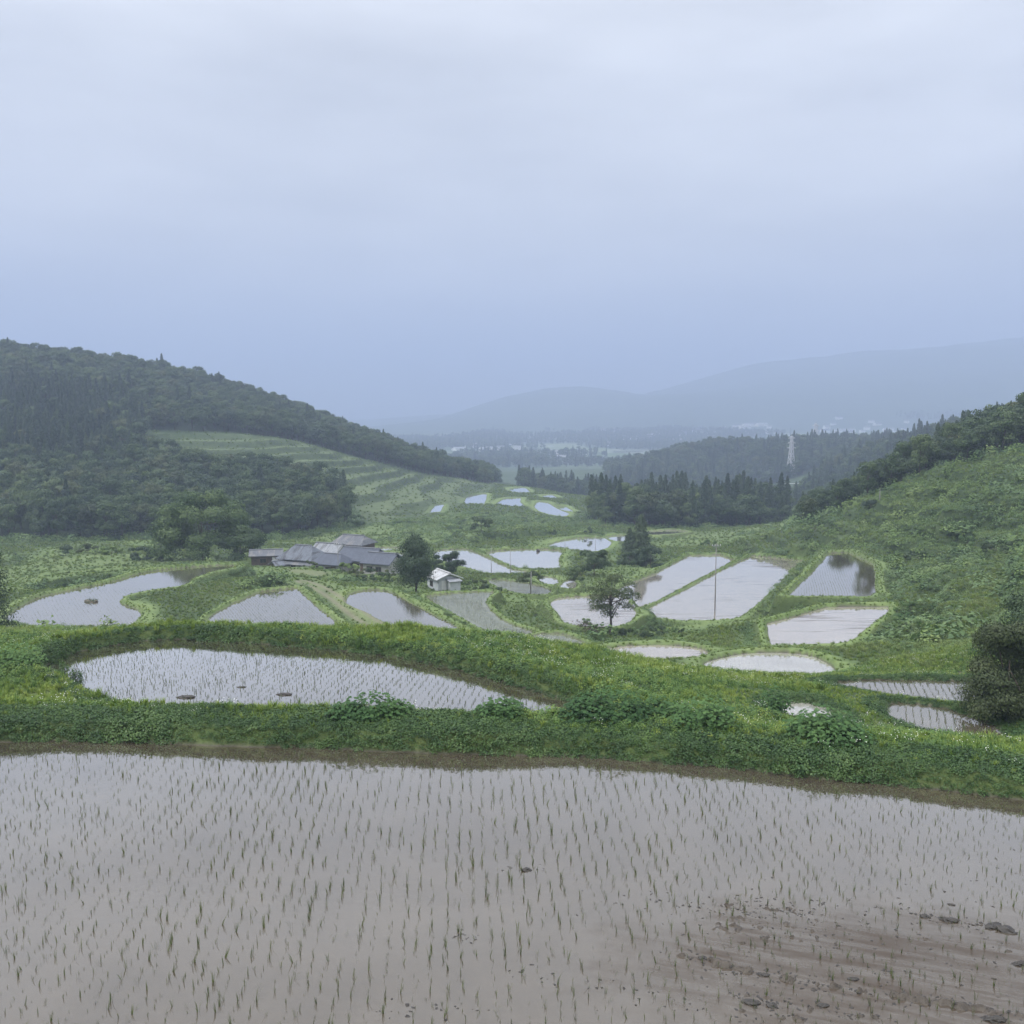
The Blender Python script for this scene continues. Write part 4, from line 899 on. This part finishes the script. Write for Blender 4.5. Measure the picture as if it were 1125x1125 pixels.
for (u, y, hh, rr, lab, mt) in [(1062, 150, 2.2, 2.6, 'broad vine covered bush high on the right hillside', M_KUDZU), (1095, 126, 2.0, 2.4, 'dark bush low on the right hillside near the picture edge', M_DARKT), (1010, 150, 1.8, 2.4, 'dark bush in the fold of the right hillside above the bright grass', M_DARKT), (1003, 97, 1.4, 1.8, 'leafy bush above the slanting paddy on the right slope', M_KUDZU), (1000, 82, 1.3, 1.6, 'dark leafy bush on the bank right of the slanting paddy', M_KUDZU), (838, 205, 2.0, 2.6, 'bush at the far end of the widest flooded strip', M_SCRUB), (895, 190, 2.0, 2.6, 'vine covered bush behind the triangular paddy', M_KUDZU), (780, 222, 2.2, 2.8, 'leafy bush beyond the left flooded strip', M_SCRUB), (640, 264, 2.0, 2.4, 'bush on the slope just beyond the oval pool', M_SCRUB)]:
    hero('hill_bush', lab, u, y, hh, rr, 1700, .24, mt, int(u + y), .02, 10, cat='bush')
hedge = [(704, 109, .9, .9), (716, 107.5, 1.1, 1.0), (728, 107, 1.3, 1.1), (741, 106.5, 1.1, 1.0), (754, 106, 1.0, 1.0), (768, 105.5, 1.15, 1.0), (782, 105.5, 1.0, .9), (795, 105, .9, .9), (660, 118, 1.1, 1.2), (646, 119, .9, 1.0)]
for k, (u, y, hh, rr) in enumerate(hedge):
    hero('hedge_bush', 'dark low bush in the scrubby line below the long flooded strips', u, y, hh + .3, rr + .3, 900, .17, M_DARKT if k % 3 else M_KUDZU, 400 + k, .02, 7, cat='bush', group='bushes in the line below the flooded strips')
garden = [(371, 158, 1.3), (383, 157, 1.6), (396, 158, 1.5), (409, 157, 1.7), (418, 156, 1.3), (428, 158, 1.2), (364, 161, 1.0), (516, 149, 1.3), (526, 148, 1.5), (540, 146, 1.3), (352, 160, 1.3), (340, 161.5, 1.0), (403, 155, 1.1), (376, 155, 1.2), (389, 154.5, 1.0), (436, 154, 1.6)]
for k, (u, y, hh) in enumerate(garden):
    hero('garden_shrub', 'rounded garden shrub in front of the grey farm roofs' if u < 450 else 'rounded shrub right of the white roofed shed', u, y, hh * 1.35, hh * 1.3, 1300, .18, [M_DARKT, M_SCRUB, M_OLIVE][k % 3], 430 + k, .02, 7, cat='bush', group='garden shrubs by the farmhouse' if u < 450 else 'shrubs beside the shed')
# vine mounds on the near bank
def vine_mound(u, v, y, R, hh, n, label, leaf=.15):
    n = int(n * 1.8)
    R *= 1.1; hh *= 1.25
    xx = at_y(u, v, y)[0]; r = empty('vine_mound', (xx, y, h1(xx, y))); tag(r, label, 'plant')
    lob = [(0, 0, 0, 1.0)] + [(rng.uniform(-.7, .7), rng.uniform(-.4, .4), 0, rng.uniform(.45, .75)) for _ in range(5)]
    Cs, Ds = [], []
    for (lx, ly, lz, q) in lob:
        m = int(n * q / 3.6); d = unit(m); d[:, 2] = np.abs(d[:, 2])
        Cs.append(np.array([lx * R, ly * R, .05]) + d * rng.uniform(.7, 1.05, (m, 1)) * np.array([R*q*.8, R*q*.6, hh*q])); Ds.append(norm(d * .45 + np.array([0, -.15, .6])))
    C, d = np.concatenate(Cs), np.concatenate(Ds)
    link('foliage', leaf_mesh('foliage', C, d, leaf, leaf*.85, M_KUDZU2, .05, .35), r)
    mb = MB()
    for _ in range(9):
        q = C[rng.integers(0, len(C))]; mb.tube([(q[0]*.3, q[1]*.3, -.05), q*.7 + np.array([0, 0, .05]), q], [.012, .009, .004], 4)
    mb.build('stem', M_BARK, r)
M_KUDZU2 = leaf_mat('big_vine_leaf', (.020, .058, .018), (.046, .105, .030), (.105, .185, .055), .25, 3, .75)
vine_mound(408, 790, 32.8, 1.2, .62, 620, 'leafy vine mound on the bank below the middle of the second paddy')
vine_mound(548, 790, 32.6, .95, .55, 460, 'leafy vine mound on the bank near the right tip of the second paddy')
vine_mound(672, 792, 32.8, 1.5, .95, 900, 'biggest leafy vine mound on the near bank, right of the second paddy')
vine_mound(722, 790, 33.2, 1.0, .7, 500, 'vine mound adjoining the biggest mound on its right')
vine_mound(775, 798, 32.0, 1.2, .8, 620, 'vine mound with a pale leaf, right of the two joined mounds')
vine_mound(905, 812, 30.8, 1.6, .85, 900, 'rightmost broad dark vine mound on the near bank')
vine_mound(20, 745, 43.5, 1.4, .8, 600, 'vine mound at the left end of the near bank')
vine_mound(850, 770, 41.5, .7, 1.0, 420, 'upright dark clump on the grassy bank near the tiny water scrap', .14)
vine_mound(992, 690, 95, 1.6, .9, 500, 'dark vine clump above the right corner of the slanting paddy', .22)
# tall weeds at the left end of the second paddy
for k in range(22):
    hh = rng.uniform(.5, .95)
    for _ in range(60):
        u = rng.uniform(62, 125); y = rng.uniform(42.0, 46.5); xx = at_y(u, 750, y)[0]
        if -.45 < G(SDMIN, np.array([xx]), np.array([y]))[0] < .35: break
    if k == 0:
        C = np.stack([rng.normal(0, .06, 90), rng.normal(0, .06, 90), rng.uniform(.1, 1.0, 90)], 1)
        st = MB().tube([(0, 0, -.05), (.01, 0, .5), (.02, .01, 1.0)], [.012, .009, .004], 5).mesh('stem', M_BARK)
        lf = leaf_mesh('leaves', C, unit(90), .13, .035, M_COVER, -.4, .8)
    r = empty('tall_weed', (xx, y, h1(xx, y)), rng.uniform(0, 6.28)); r.scale = (1, 1, hh)
    tag(r, 'spindly upright weed at the left end of the second flooded field', 'weed', 'tall weeds at the left end of the second field')
    link('stem', st, r); link('leaves', lf, r)
# ------------------------------------------------------------------ farm buildings
def roof_mat(name, a, b, rust=None, bands=9.0, rough=.45, metal=0.0):
    t = NT(name); oc = t.objco()
    wv = t.n('ShaderNodeTexWave', Scale=bands, Distortion=.4, Vector=oc, _bands_direction='X'); nz = t.noise(1.3, oc, 5, .65); rough = max(rough, .78)
    c = t.mix(t.ramp(t.math('ADD', t.math('MULTIPLY', wv.outputs[1], .35), t.math('MULTIPLY', nz, .65)), [(.3, 0.0), (.7, 1.0)]), a, b)
    if rust:
        st = t.n('ShaderNodeTexNoise', Scale=1.0, Detail=4, Vector=t.n('ShaderNodeMapping', Vector=oc, Scale=(2.2, .3, .3)).outputs[0])
        c = t.mix(t.ramp(st.outputs[0], [(.50, 0.0), (.62, .85)]), c, rust)
    bp = t.n('ShaderNodeBump', Strength=.6, Distance=.05, Height=wv.outputs[1])
    p = t.n('ShaderNodeBsdfPrincipled', Base__Color=c, Roughness=rough, Metallic=metal, Normal=bp.outputs[0]); return t.done(p.outputs[0])
R_SILVER = roof_mat('pale_sheet_roof', (.085, .098, .122), (.20, .22, .255), (.055, .058, .065), 6)
R_WHITE = roof_mat('white_sheet_roof', (.20, .215, .24), (.36, .375, .40), (.12, .12, .12), 8)
R_PALE = roof_mat('pale_corrugated_roof', (.40, .41, .43), (.58, .59, .61), (.28, .27, .26), 8)
R_TILE = roof_mat('grey_tile_roof', (.070, .082, .110), (.125, .142, .178), None, 10)
R_DTILE = roof_mat('worn_tile_roof', (.095, .105, .125), (.175, .185, .205), (.22, .215, .21), 10)
W_PLASTER = plain_mat('plaster', (.33, .33, .315), .8, .2, 1.5); W_BROWN = plain_mat('brown_board', (.075, .056, .044), .8, .35, 2.5); W_BLUE = plain_mat('pale_board', (.46, .49, .51), .7, .12, 2)
M_GLASS = plain_mat('dark_glass', (.03, .035, .04), .12, .2, 2); M_TRIM = plain_mat('timber_trim', (.12, .09, .07), .7, .3, 4); M_RIDGE = plain_mat('ridge_tile', (.16, .17, .19), .6, .25, 4); M_SHUT = plain_mat('white_board', (.62, .63, .62), .7, .1, 2)
def house(name, label, u, y, L, Wd, hw_, rh_, yaw, roof, wall, hip=0.0, over=.45, wins=2, door=True, eave=False, cat='house', gable=None, ridge=None):
    hw, rh = hw_ * .86, rh_ * .86
    xx = at_y(u, 620, y)[0]; c, s_ = math.cos(yaw), math.sin(yaw)
    zz = min(h1(xx + dx*c - dy*s_, y + dx*s_ + dy*c) for dx in (-L/2, L/2) for dy in (-Wd/2, Wd/2)); zt = h1(xx, y)
    r = empty(name, (xx, y, zt), yaw); tag(r, label, cat); fb = min(0, zz - zt) - .3
    lx, ly = L/2, Wd/2; mb = MB()
    gh = rh * ((ly) / (ly + over))
    V = [(-lx,-ly,fb),(lx,-ly,fb),(lx,ly,fb),(-lx,ly,fb),(-lx,-ly,hw),(lx,-ly,hw),(lx,ly,hw),(-lx,ly,hw)]
    F = [(0,1,5,4),(2,3,7,6),(1,2,6,5),(3,0,4,7)]
    if not hip: V += [(-lx,0,hw+gh-.06),(lx,0,hw+gh-.06)]; F += [(5,6,9),(7,4,8)]
    mb.add(V, F); w_ = mb.build('wall', wall, r)
    ox, oy = lx + over, ly + over; hx = ox - hip; zr = hw + rh; ze = hw - rh * over / (ly + over) * .2; t = .13
    top = [(-ox,-oy,ze),(ox,-oy,ze),(ox,oy,ze),(-ox,oy,ze),(-hx,0,zr),(hx,0,zr)]
    V = [(a, b, d + t) for a, b, d in top] + top
    F = [(0,1,5,4),(2,3,4,5),(1,2,5),(3,0,4),(6,10,11,7),(8,11,10,9),(7,11,8),(9,10,6),(0,6,7,1),(1,7,8,2),(2,8,9,3),(3,9,6,0)]
    if not hip:
        F = [(0,1,5,4),(2,3,4,5),(6,10,11,7),(8,11,10,9),(0,6,7,1),(2,8,9,3),(1,7,11,5),(5,11,8,2),(3,9,10,4),(4,10,6,0)]
    ro = MB().add(V, F).build('roof', roof, r)
    MB().box((0, 0, zr + t + .04), (2*hx, .34, .16)).build('ridge_cap', ridge or M_RIDGE, ro)
    if eave:                                      # lower skirt roof round the house
        e1, e2 = 1.1, .25; zz0, zz1 = hw - .75, hw - .25
        a = [(-lx-e1,-ly-e1,zz0),(lx+e1,-ly-e1,zz0),(lx+e1,ly+e1,zz0),(-lx-e1,ly+e1,zz0),(-lx+.02,-ly+.02,zz1),(lx-.02,-ly+.02,zz1),(lx-.02,ly-.02,zz1),(-lx+.02,ly-.02,zz1)]
        V = [(p, q, d + .08) for p, q, d in a] + a; F = []
        for k in range(4):
            n_ = (k+1) % 4; F += [(k, n_, 4+n_, 4+k), (8+k, 12+k, 12+n_, 8+n_), (k, 8+k, 8+n_, n_)]
        MB().add(V, F).build('skirt_roof', R_DTILE, r)
    for k in range(wins):
        px = -lx + L * (k + .75) / (wins + .9); hgt = min(.95, hw * .45)
        f = MB(); f.box((px, -ly - .02, hw*.5 + hgt/2), (1.15, .06, .07)); f.box((px, -ly - .02, hw*.5 - hgt/2), (1.15, .06, .07)); f.box((px - .545, -ly - .02, hw*.5), (.06, .06, hgt)); f.box((px + .545, -ly - .02, hw*.5), (.06, .06, hgt)); f.box((px, -ly - .025, hw*.5), (.05, .05, hgt - .07))
        fo = f.build('window', M_TRIM, r); MB().box((px, -ly - .008, hw*.5), (1.03, .03, hgt - .07)).build('pane', M_GLASS, fo)
    if door:
        px = lx - L * .2; dh = min(1.85, hw * .85)
        d = MB().box((px, -ly - .02, dh/2), (1.0, .06, dh)).build('door', M_SHUT if wall is not W_PLASTER else M_TRIM, r)
        MB().box((px + .36, -ly - .07, dh*.5), (.04, .05, .18)).build('handle', M_RIDGE, d)
    return r
YW = math.radians(-24)
house('farmhouse', 'big farmhouse with a pale streaked hipped roof and a lower skirt roof', 334, 174, 7.0, 5.4, 2.2, 2.5, YW, R_SILVER, W_PLASTER, hip=2.2, eave=True, wins=3)
house('storehouse', 'white roofed storehouse rising behind the big farmhouse', 363, 184, 5.4, 4.6, 2.7, 1.9, YW, R_WHITE, W_PLASTER, wins=2)
house('farm_annex', 'annex with a grey hipped tile roof at the right of the big farmhouse', 366, 168, 5.4, 4.6, 1.9, 1.7, YW, R_TILE, W_PLASTER, hip=1.5, wins=2)
house('back_house', 'grey roofed house set back between the storehouse and the blue grey roofs', 389, 190, 6.4, 5, 2.4, 1.7, YW, R_DTILE, W_BROWN, hip=1.2)
house('tiled_house', 'left of the two blue grey tiled houses beside the garden shrubs', 398, 171, 6.6, 5.8, 2.0, 2.1, YW, R_TILE, W_PLASTER)
house('tiled_house', 'right of the two blue grey tiled houses, with a pale gable wall', 421, 166, 5.0, 4.8, 2.1, 1.7, YW, R_TILE, W_PLASTER, door=False)
house('barn', 'low brown barn with a dull grey roof left of the big farmhouse', 293, 178, 5.2, 4.2, 2.0, .9, math.radians(12), R_DTILE, W_BROWN, cat='barn', wins=1)
house('lean_to', 'small pale roofed lean-to between the brown barn and the big farmhouse', 309, 172, 2.6, 2.4, 1.1, .7, math.radians(35), R_SILVER, W_BROWN, cat='shed', wins=0)
sh = house('shed', 'white roofed shed with pale walls right of the tall dense dark tree', 487, 150, 4.2, 3.6, 2.1, .95, math.radians(-62), R_PALE, W_BLUE, cat='shed', wins=1, door=False, ridge=R_PALE)
p_ = MB().box((2.75, .5, .75), (1.2, 1.7, 1.9)).build('porch', W_BLUE, sh); MB().add([(2.0,-.6,1.95),(3.6,-.6,1.65),(3.6,1.6,1.65),(2.0,1.6,1.95),(2.0,-.6,1.88),(3.6,-.6,1.58),(3.6,1.6,1.58),(2.0,1.6,1.88)], [(0,1,2,3),(7,6,5,4),(0,4,5,1),(1,5,6,2),(2,6,7,3),(3,7,4,0)]).build('porch_roof', R_WHITE, p_)
MB().box((2.12, -.85, .8), (.05, .8, 1.6)).build('door', M_SHUT, sh)
# ------------------------------------------------------------------ poles
M_POLE = plain_mat('weathered_pole', (.20, .19, .18), .8, .25, 5); M_CONC = plain_mat('concrete_pole', (.24, .24, .235), .8, .15, 5); M_METAL = plain_mat('dull_metal', (.30, .31, .33), .5, .2, 5, .6); M_INS = plain_mat('white_insulator', (.7, .7, .68), .3, .05, 5)
def pole(u, vt, vb, y, label, arm=True, mat=M_POLE, rad=.07):
    xx, _, zt = at_y(u, vt, y); zb = h1(xx, y); hh = zt - zb
    r = empty('utility_pole', (xx, y, zb)); tag(r, label, 'pole')
    MB().tube([(0, 0, -.5), (0, 0, hh)], [rad, rad*.65], 8).build('shaft', mat, r, True)
    if arm:
        a = MB().box((0, -.12, hh - .35), (1.3, .08, .09)).build('crossarm', M_METAL, r)
        for q in (-.55, -.2, .2, .55): MB().tube([(q, -.12, hh - .31), (q, -.12, hh - .12)], [.035, .05], 6).build('insulator', M_INS, a)
    return r
pole(787, 597, 664, 137, 'tall thin dark utility pole standing before the widest flooded strip', rad=.09)
pole(539.7, 600, 630, 172, 'slim grey pole at the left side of the ribbon shaped paddy', False, M_CONC)
pole(560.6, 604, 632, 168, 'slim grey pole by the near dike of the pale pool', False, M_CONC)
pole(583.5, 628, 653, 144, 'slim pole standing at the little umbrella shaped tree', False, M_CONC, .08)
pole(620.8, 591, 610, 214, 'slim pole in front of the left part of the oval pool', False, M_CONC)
pole(654.3, 588, 607, 222, 'slim pole in front of the right part of the oval pool', False, M_CONC)
pole(499.6, 590, 604, 226, 'slim pole beyond the ribbon shaped paddy, on the slope', False, M_CONC)
pole(371, 596, 628, 162, 'utility pole with crossarm among the farmhouse roofs', True, M_CONC)
xx, yy, zz = at_y(965, 585, 186); r = empty('marker_post', (xx, yy, h1(xx, yy))); tag(r, 'pale square post beside a dark bush on the right hillside', 'post')
hh = 2.2; MB().box((0, 0, hh/2 - .2), (.13, .13, hh + .4)).build('shaft', M_CONC, r); MB().box((0, 0, hh + .05), (.18, .18, .08)).build('cap', M_CONC, r)
def pylon(u, vt, y, label, minh):
    xx, _, zt = at_y(u, vt, y); zb = h1(xx, y); hh = max(zt - zb, minh); zb = zt - hh
    r = empty('power_pylon', (xx, y, zb), .35); tag(r, label, 'pylon'); w0, w1 = hh*.062, hh*.018; tk = hh * .0085
    wd = lambda k: w0 * (1-k)**1.25 + w1
    cs = [(-1,-1),(1,-1),(1,1),(-1,1)]; kk = [0, .16, .31, .45, .57, .68, .78, .87, .95]
    for sx, sy in cs: MB().tube([(sx*wd(k), sy*wd(k), hh*k) for k in kk], [tk]*len(kk), 4).build('leg', M_METAL2, r)
    br = MB()
    for a, b in zip(kk[:-1], kk[1:]):
        for q in range(4):
            (ax, ay), (bx, by) = cs[q], cs[(q+1) % 4]
            br.tube([(ax*wd(a), ay*wd(a), hh*a), (bx*wd(b), by*wd(b), hh*b)], [tk*.6]*2, 4); br.tube([(bx*wd(a), by*wd(a), hh*a), (ax*wd(b), ay*wd(b), hh*b)], [tk*.6]*2, 4); br.tube([(ax*wd(b), ay*wd(b), hh*b), (bx*wd(b), by*wd(b), hh*b)], [tk*.6]*2, 4)
    br.build('bracing', M_METAL2, r)
    for k, l in ((.66, .13), (.78, .115), (.90, .10)):
        a = MB(); a.tube([(-hh*l, 0, hh*k), (hh*l, 0, hh*k)], [tk*.7]*2, 4); a.tube([(-hh*l, 0, hh*k), (0, 0, hh*(k+.05))], [tk*.6]*2, 4); a.tube([(hh*l, 0, hh*k), (0, 0, hh*(k+.05))], [tk*.6]*2, 4); a.build('crossarm', M_METAL2, r)
    MB().tube([(0, 0, hh*.93), (0, 0, hh)], [tk, tk*.5], 5).build('tip', M_METAL2, r)
M_METAL2 = plain_mat('galvanised_steel', (.50, .51, .53), .5, .1, 2, .2)
pylon(870, 477, 800, 'pale lattice power pylon on the wooded hill right of centre', 24)
pylon(896.5, 463, 1250, 'fainter, farther lattice power pylon to the right of the nearer one', 26)
# ------------------------------------------------------------------ mud clods, islet
def lump_mesh(name, seed, mat, sub=3, rough=.35):
    bm = bmesh.new(); bmesh.ops.create_icosphere(bm, subdivisions=sub, radius=1.0)
    co = np.array([v.co[:] for v in bm.verts]); n = fbm(co[:,0]*2.1 + seed*5 + co[:,2]*1.7, co[:,1]*2.1 - co[:,2]*1.3, 1.3, 4, seed) * rough * 2
    for v, q in zip(bm.verts, n): v.co *= 1 + q
    me = bpy.data.meshes.new(name); bm.to_mesh(me); bm.free(); me.materials.append(mat); return me
M_MUD = plain_mat('wet_mud', (.022, .018, .014), .5, .45, 6, bump=.4)
CL = [lump_mesh('mud_clod', 500 + k, M_MUD) for k in range(3)]
clods = [(1016,1006,.09,'smallest dark mud clod above the right end of the muddy ridge'),(1042,1010,.16,'oval dark mud clod in the middle of the three at right'),(1092,1017,.15,'left half of the long dark clod near the right edge'),(1105,1021,.16,'right half of the long dark clod near the right edge'),(1120,1058,.13,'dark mud clod cut by the right edge'),(826,1101,.12,'mud clod on the lower muddy ridge'),(848,1104,.09,'small clod right of the one on the lower muddy ridge'),(1092,1119,.17,'mud clod at the bottom right corner'),(905,1104,.08,'tiny clod between the lower ridge and the bottom right corner'),(772,1052,.08,'small clod at the left start of the long muddy ridge'),(838,1070,.10,'clod in the middle of the long muddy ridge'),(938,1075,.08,'clod right of the middle of the long muddy ridge'),(578,955,.10,'dark clod alone left of centre in the flooded field'),(1045,993,.07,'tiny clod above the oval clod at right')]
for k, (u, v, s, lab) in enumerate(clods):
    xx, yy, _ = on_z(u, v, .02); o = link('mud_clod', CL[k % 3]); o.location = (xx, yy, .0); o.scale = (s*1.25, s*.75, s*.42); o.rotation_euler = (0, 0, rng.uniform(-.5, .5)); tag(o, lab, 'mud clod')
zs = PADDY['second']['z']
for u, v, s, lab in [(204, 766, .20, 'dark clump of mud and straw in the left part of the second field'), (312, 763, .17, 'dark clump of mud in the middle of the second field'), (265, 755, .10, 'small dark clump between the two larger ones in the second field')]:
    xx, yy, _ = on_z(u, v, zs); o = link('mud_clod', CL[1]); o.location = (xx, yy, zs); o.scale = (s*2, s, s*.5); tag(o, lab, 'mud clod')
zs = PADDY['long']['z']; xx, yy, _ = on_z(101, 661, zs); r = empty('islet', (xx, yy, zs)); tag(r, 'small brown islet of earth and grass in the long pond', 'islet')
o = link('earth', lump_mesh('earth', 520, plain_mat('islet_earth', (.10, .085, .06), .9, .3, 3)), r); o.scale = (.95, .6, .28)
link('foliage', leafy_clump('foliage', 160, .85, .45, .16, M_DARKT), r)
zs = PADDY['pool']['z']; xx, yy, _ = on_z(591, 606, zs); o = link('rock', lump_mesh('rock', 530, M_MUD)); o.location = (xx, yy, zs + .2); o.scale = (.45, .4, .4); tag(o, 'small dark rock in the far part of the pale pool', 'rock')
# ------------------------------------------------------------------ far valley: houses, greenhouses, rail, flooded fields
def far_house_mesh(L, Wd, hw, rh, wall, roof):
    lx, ly = L/2, Wd/2
    V = [(-lx,-ly,-2),(lx,-ly,-2),(lx,ly,-2),(-lx,ly,-2),(-lx,-ly,hw),(lx,-ly,hw),(lx,ly,hw),(-lx,ly,hw),(-lx,0,hw+rh-.1),(lx,0,hw+rh-.1),
         (-lx-.5,-ly-.6,hw-.2),(lx+.5,-ly-.6,hw-.2),(lx+.5,ly+.6,hw-.2),(-lx-.5,ly+.6,hw-.2),(-lx-.5,0,hw+rh+.1),(lx+.5,0,hw+rh+.1)]
    q = [(0,1,5,4),(2,3,7,6),(1,2,6,5),(3,0,4,7),(10,11,15,14),(12,13,14,15)]; t = [(5,6,9),(7,4,8)]
    return mk_mesh('far_house', V, [np.array(q), np.array(t)], [wall, roof], midx=[0,0,0,0,1,1,0,0])
FW = plain_mat('far_white_wall', (.72, .72, .70), .8, .05, .2)
FH = [far_house_mesh(14, 9, 5, 3, FW, R_WHITE), far_house_mesh(18, 11, 4.5, 3, FW, R_TILE), far_house_mesh(24, 10, 4, 2.5, FW, R_WHITE), far_house_mesh(12, 9, 5.5, 3, FW, R_DTILE)]
zones = [(585, 640, 1500, 1800, 9, 'in the valley just beyond the last terraces'), (500, 570, 1900, 2300, 9, 'in the haze at the left of the valley floor'), (650, 760, 2200, 2900, 22, 'in the hazy village at the foot of the far mountain'), (760, 850, 2500, 3000, 16, 'in the haze below the mountain, above the pylon hill'), (905, 1000, 2400, 3000, 16, 'in the hazy village at the right foot of the mountain')]
for u0, u1, y0, y1, n, wh in zones:
    for k in range(n):
        u, y = rng.uniform(u0, u1), rng.uniform(y0, y1); xx = uy(u, y); o = link('far_house', FH[rng.integers(0, 4)]); o.location = (xx, y, h1(xx, y)); o.rotation_euler = (0, 0, rng.normal(0, .5)); sc = rng.uniform(.8, 1.5); o.scale = (sc, sc, sc)
        tag(o, 'tiny pale house ' + wh, 'house', 'far houses ' + wh)
M_FILM = plain_mat('greenhouse_film', (.78, .80, .82), .4, .06, .5)
for k, (u, y, L, lab) in enumerate([(789, 655, 15, 'left of the two white greenhouses in the field below the pylon hill'), (809, 648, 18, 'right of the two white greenhouses in the field below the pylon hill')]):
    xx = uy(u, y); r = empty('greenhouse', (xx, y, h1(xx, y)), -.15); tag(r, lab, 'greenhouse'); V, F = [], []
    for e in (-L/2, L/2):
        for q in range(9): a = math.pi * q / 8; V.append((e, -2.6*math.cos(a), -.8 + 3.6*math.sin(a)))
    F = [(q, q+1, q+10, q+9) for q in range(8)]
    MB().add(V, F).build('cover', M_FILM, r); e = MB()
    for ex in (-L/2, L/2): e.add([(ex, -2.6*math.cos(math.pi*q/8)*.99, -.8 + 3.55*math.sin(math.pi*q/8)) for q in range(9)] + [(ex, 0, -.8)], [(q, q+1, 9) for q in range(8)])
    e.build('end_wall', M_FILM, r)
xx = uy(868, 690); r = empty('guard_rail', (xx, 690, h1(xx, 690) + 1.5), .05); tag(r, 'white roadside guard rail at the edge of the far field', 'guard rail')
MB().box((0, 0, .55), (14, .12, .5)).build('rail', M_FILM, r)
for q in (-6, -2, 2, 6): MB().box((q, .12, -.6), (.14, .12, 2.2)).build('post', M_CONC, r)
for u, v, hw_, y0 in [(741, 571.5, 3.4, 300), (722, 570.5, 1.6, 310)]:
    pass
for u, y, wx_, wy_ in [(648, 1640, 55, 45), (560, 1560, 30, 30), (606, 1750, 40, 30), (585, 2050, 50, 60), (540, 1850, 40, 30), (690, 1900, 60, 30), (800, 700, 13, 7)]:
    xx = uy(u, y); z = max(h1(xx + a, y + b) for a in (-wx_/2, 0, wx_/2) for b in (-wy_/2, 0, wy_/2)) + .5
    me = mk_mesh('paddy_water', [(xx-wx_/2, y-wy_/2, z), (xx+wx_/2, y-wy_/2*.8, z), (xx+wx_/2*.9, y+wy_/2, z), (xx-wx_/2*1.05, y+wy_/2*.9, z)], [np.array([[0, 1, 2, 3]])], [W_CLEAR]); tag(link('paddy_water', me), kind='structure')

# flecks of mud and straw scattered over the shoal
fx, fy, fs = [], [], []
for L, n, j in [([(745,1048),(840,1072),(960,1092),(1140,1118)], 150, .14), ([(800,1090),(860,1105),(960,1118)], 60, .15), ([(1000,1003),(1060,1014),(1140,1026)], 50, .12), ([(560,1065),(640,1085),(740,1100),(880,1120)], 60, .2), ([(640,990),(780,992),(900,1003)], 60, .25), ([(555,955),(600,957)], 16, .12), ([(500,1030),(525,1032)], 14, .12), ([(420,1110),(480,1112),(540,1112)], 24, .2), ([(770,1020),(850,990),(910,1025)], 110, .5), ([(950,1010),(1125,960)], 40, .7), ([(800,1060),(1125,1050)], 120, .9)]:
    Q = np.array([on_z(u, v, 0)[:2] for u, v in L]); k = rng.integers(0, len(Q) - 1, n); f = rng.random(n)[:, None]
    p = Q[k] * (1 - f) + Q[k + 1] * f + rng.normal(0, j, (n, 2)); fx.append(p[:, 0]); fy.append(p[:, 1]); fs.append(rng.uniform(.008, .03, n))
fx, fy, fs = map(np.concatenate, (fx, fy, fs))
FL = [mk_mesh('fleck', np.array([v.co[:] for v in m.vertices]) * np.array([1.5, .9, .3]), [np.array([p.vertices[:] for p in m.polygons])], [M_MUD]) for m in CL]
scatter('mud_flecks', fx, fy, fs, FL, None, .1, z=np.maximum(H(fx, fy), 0.0))
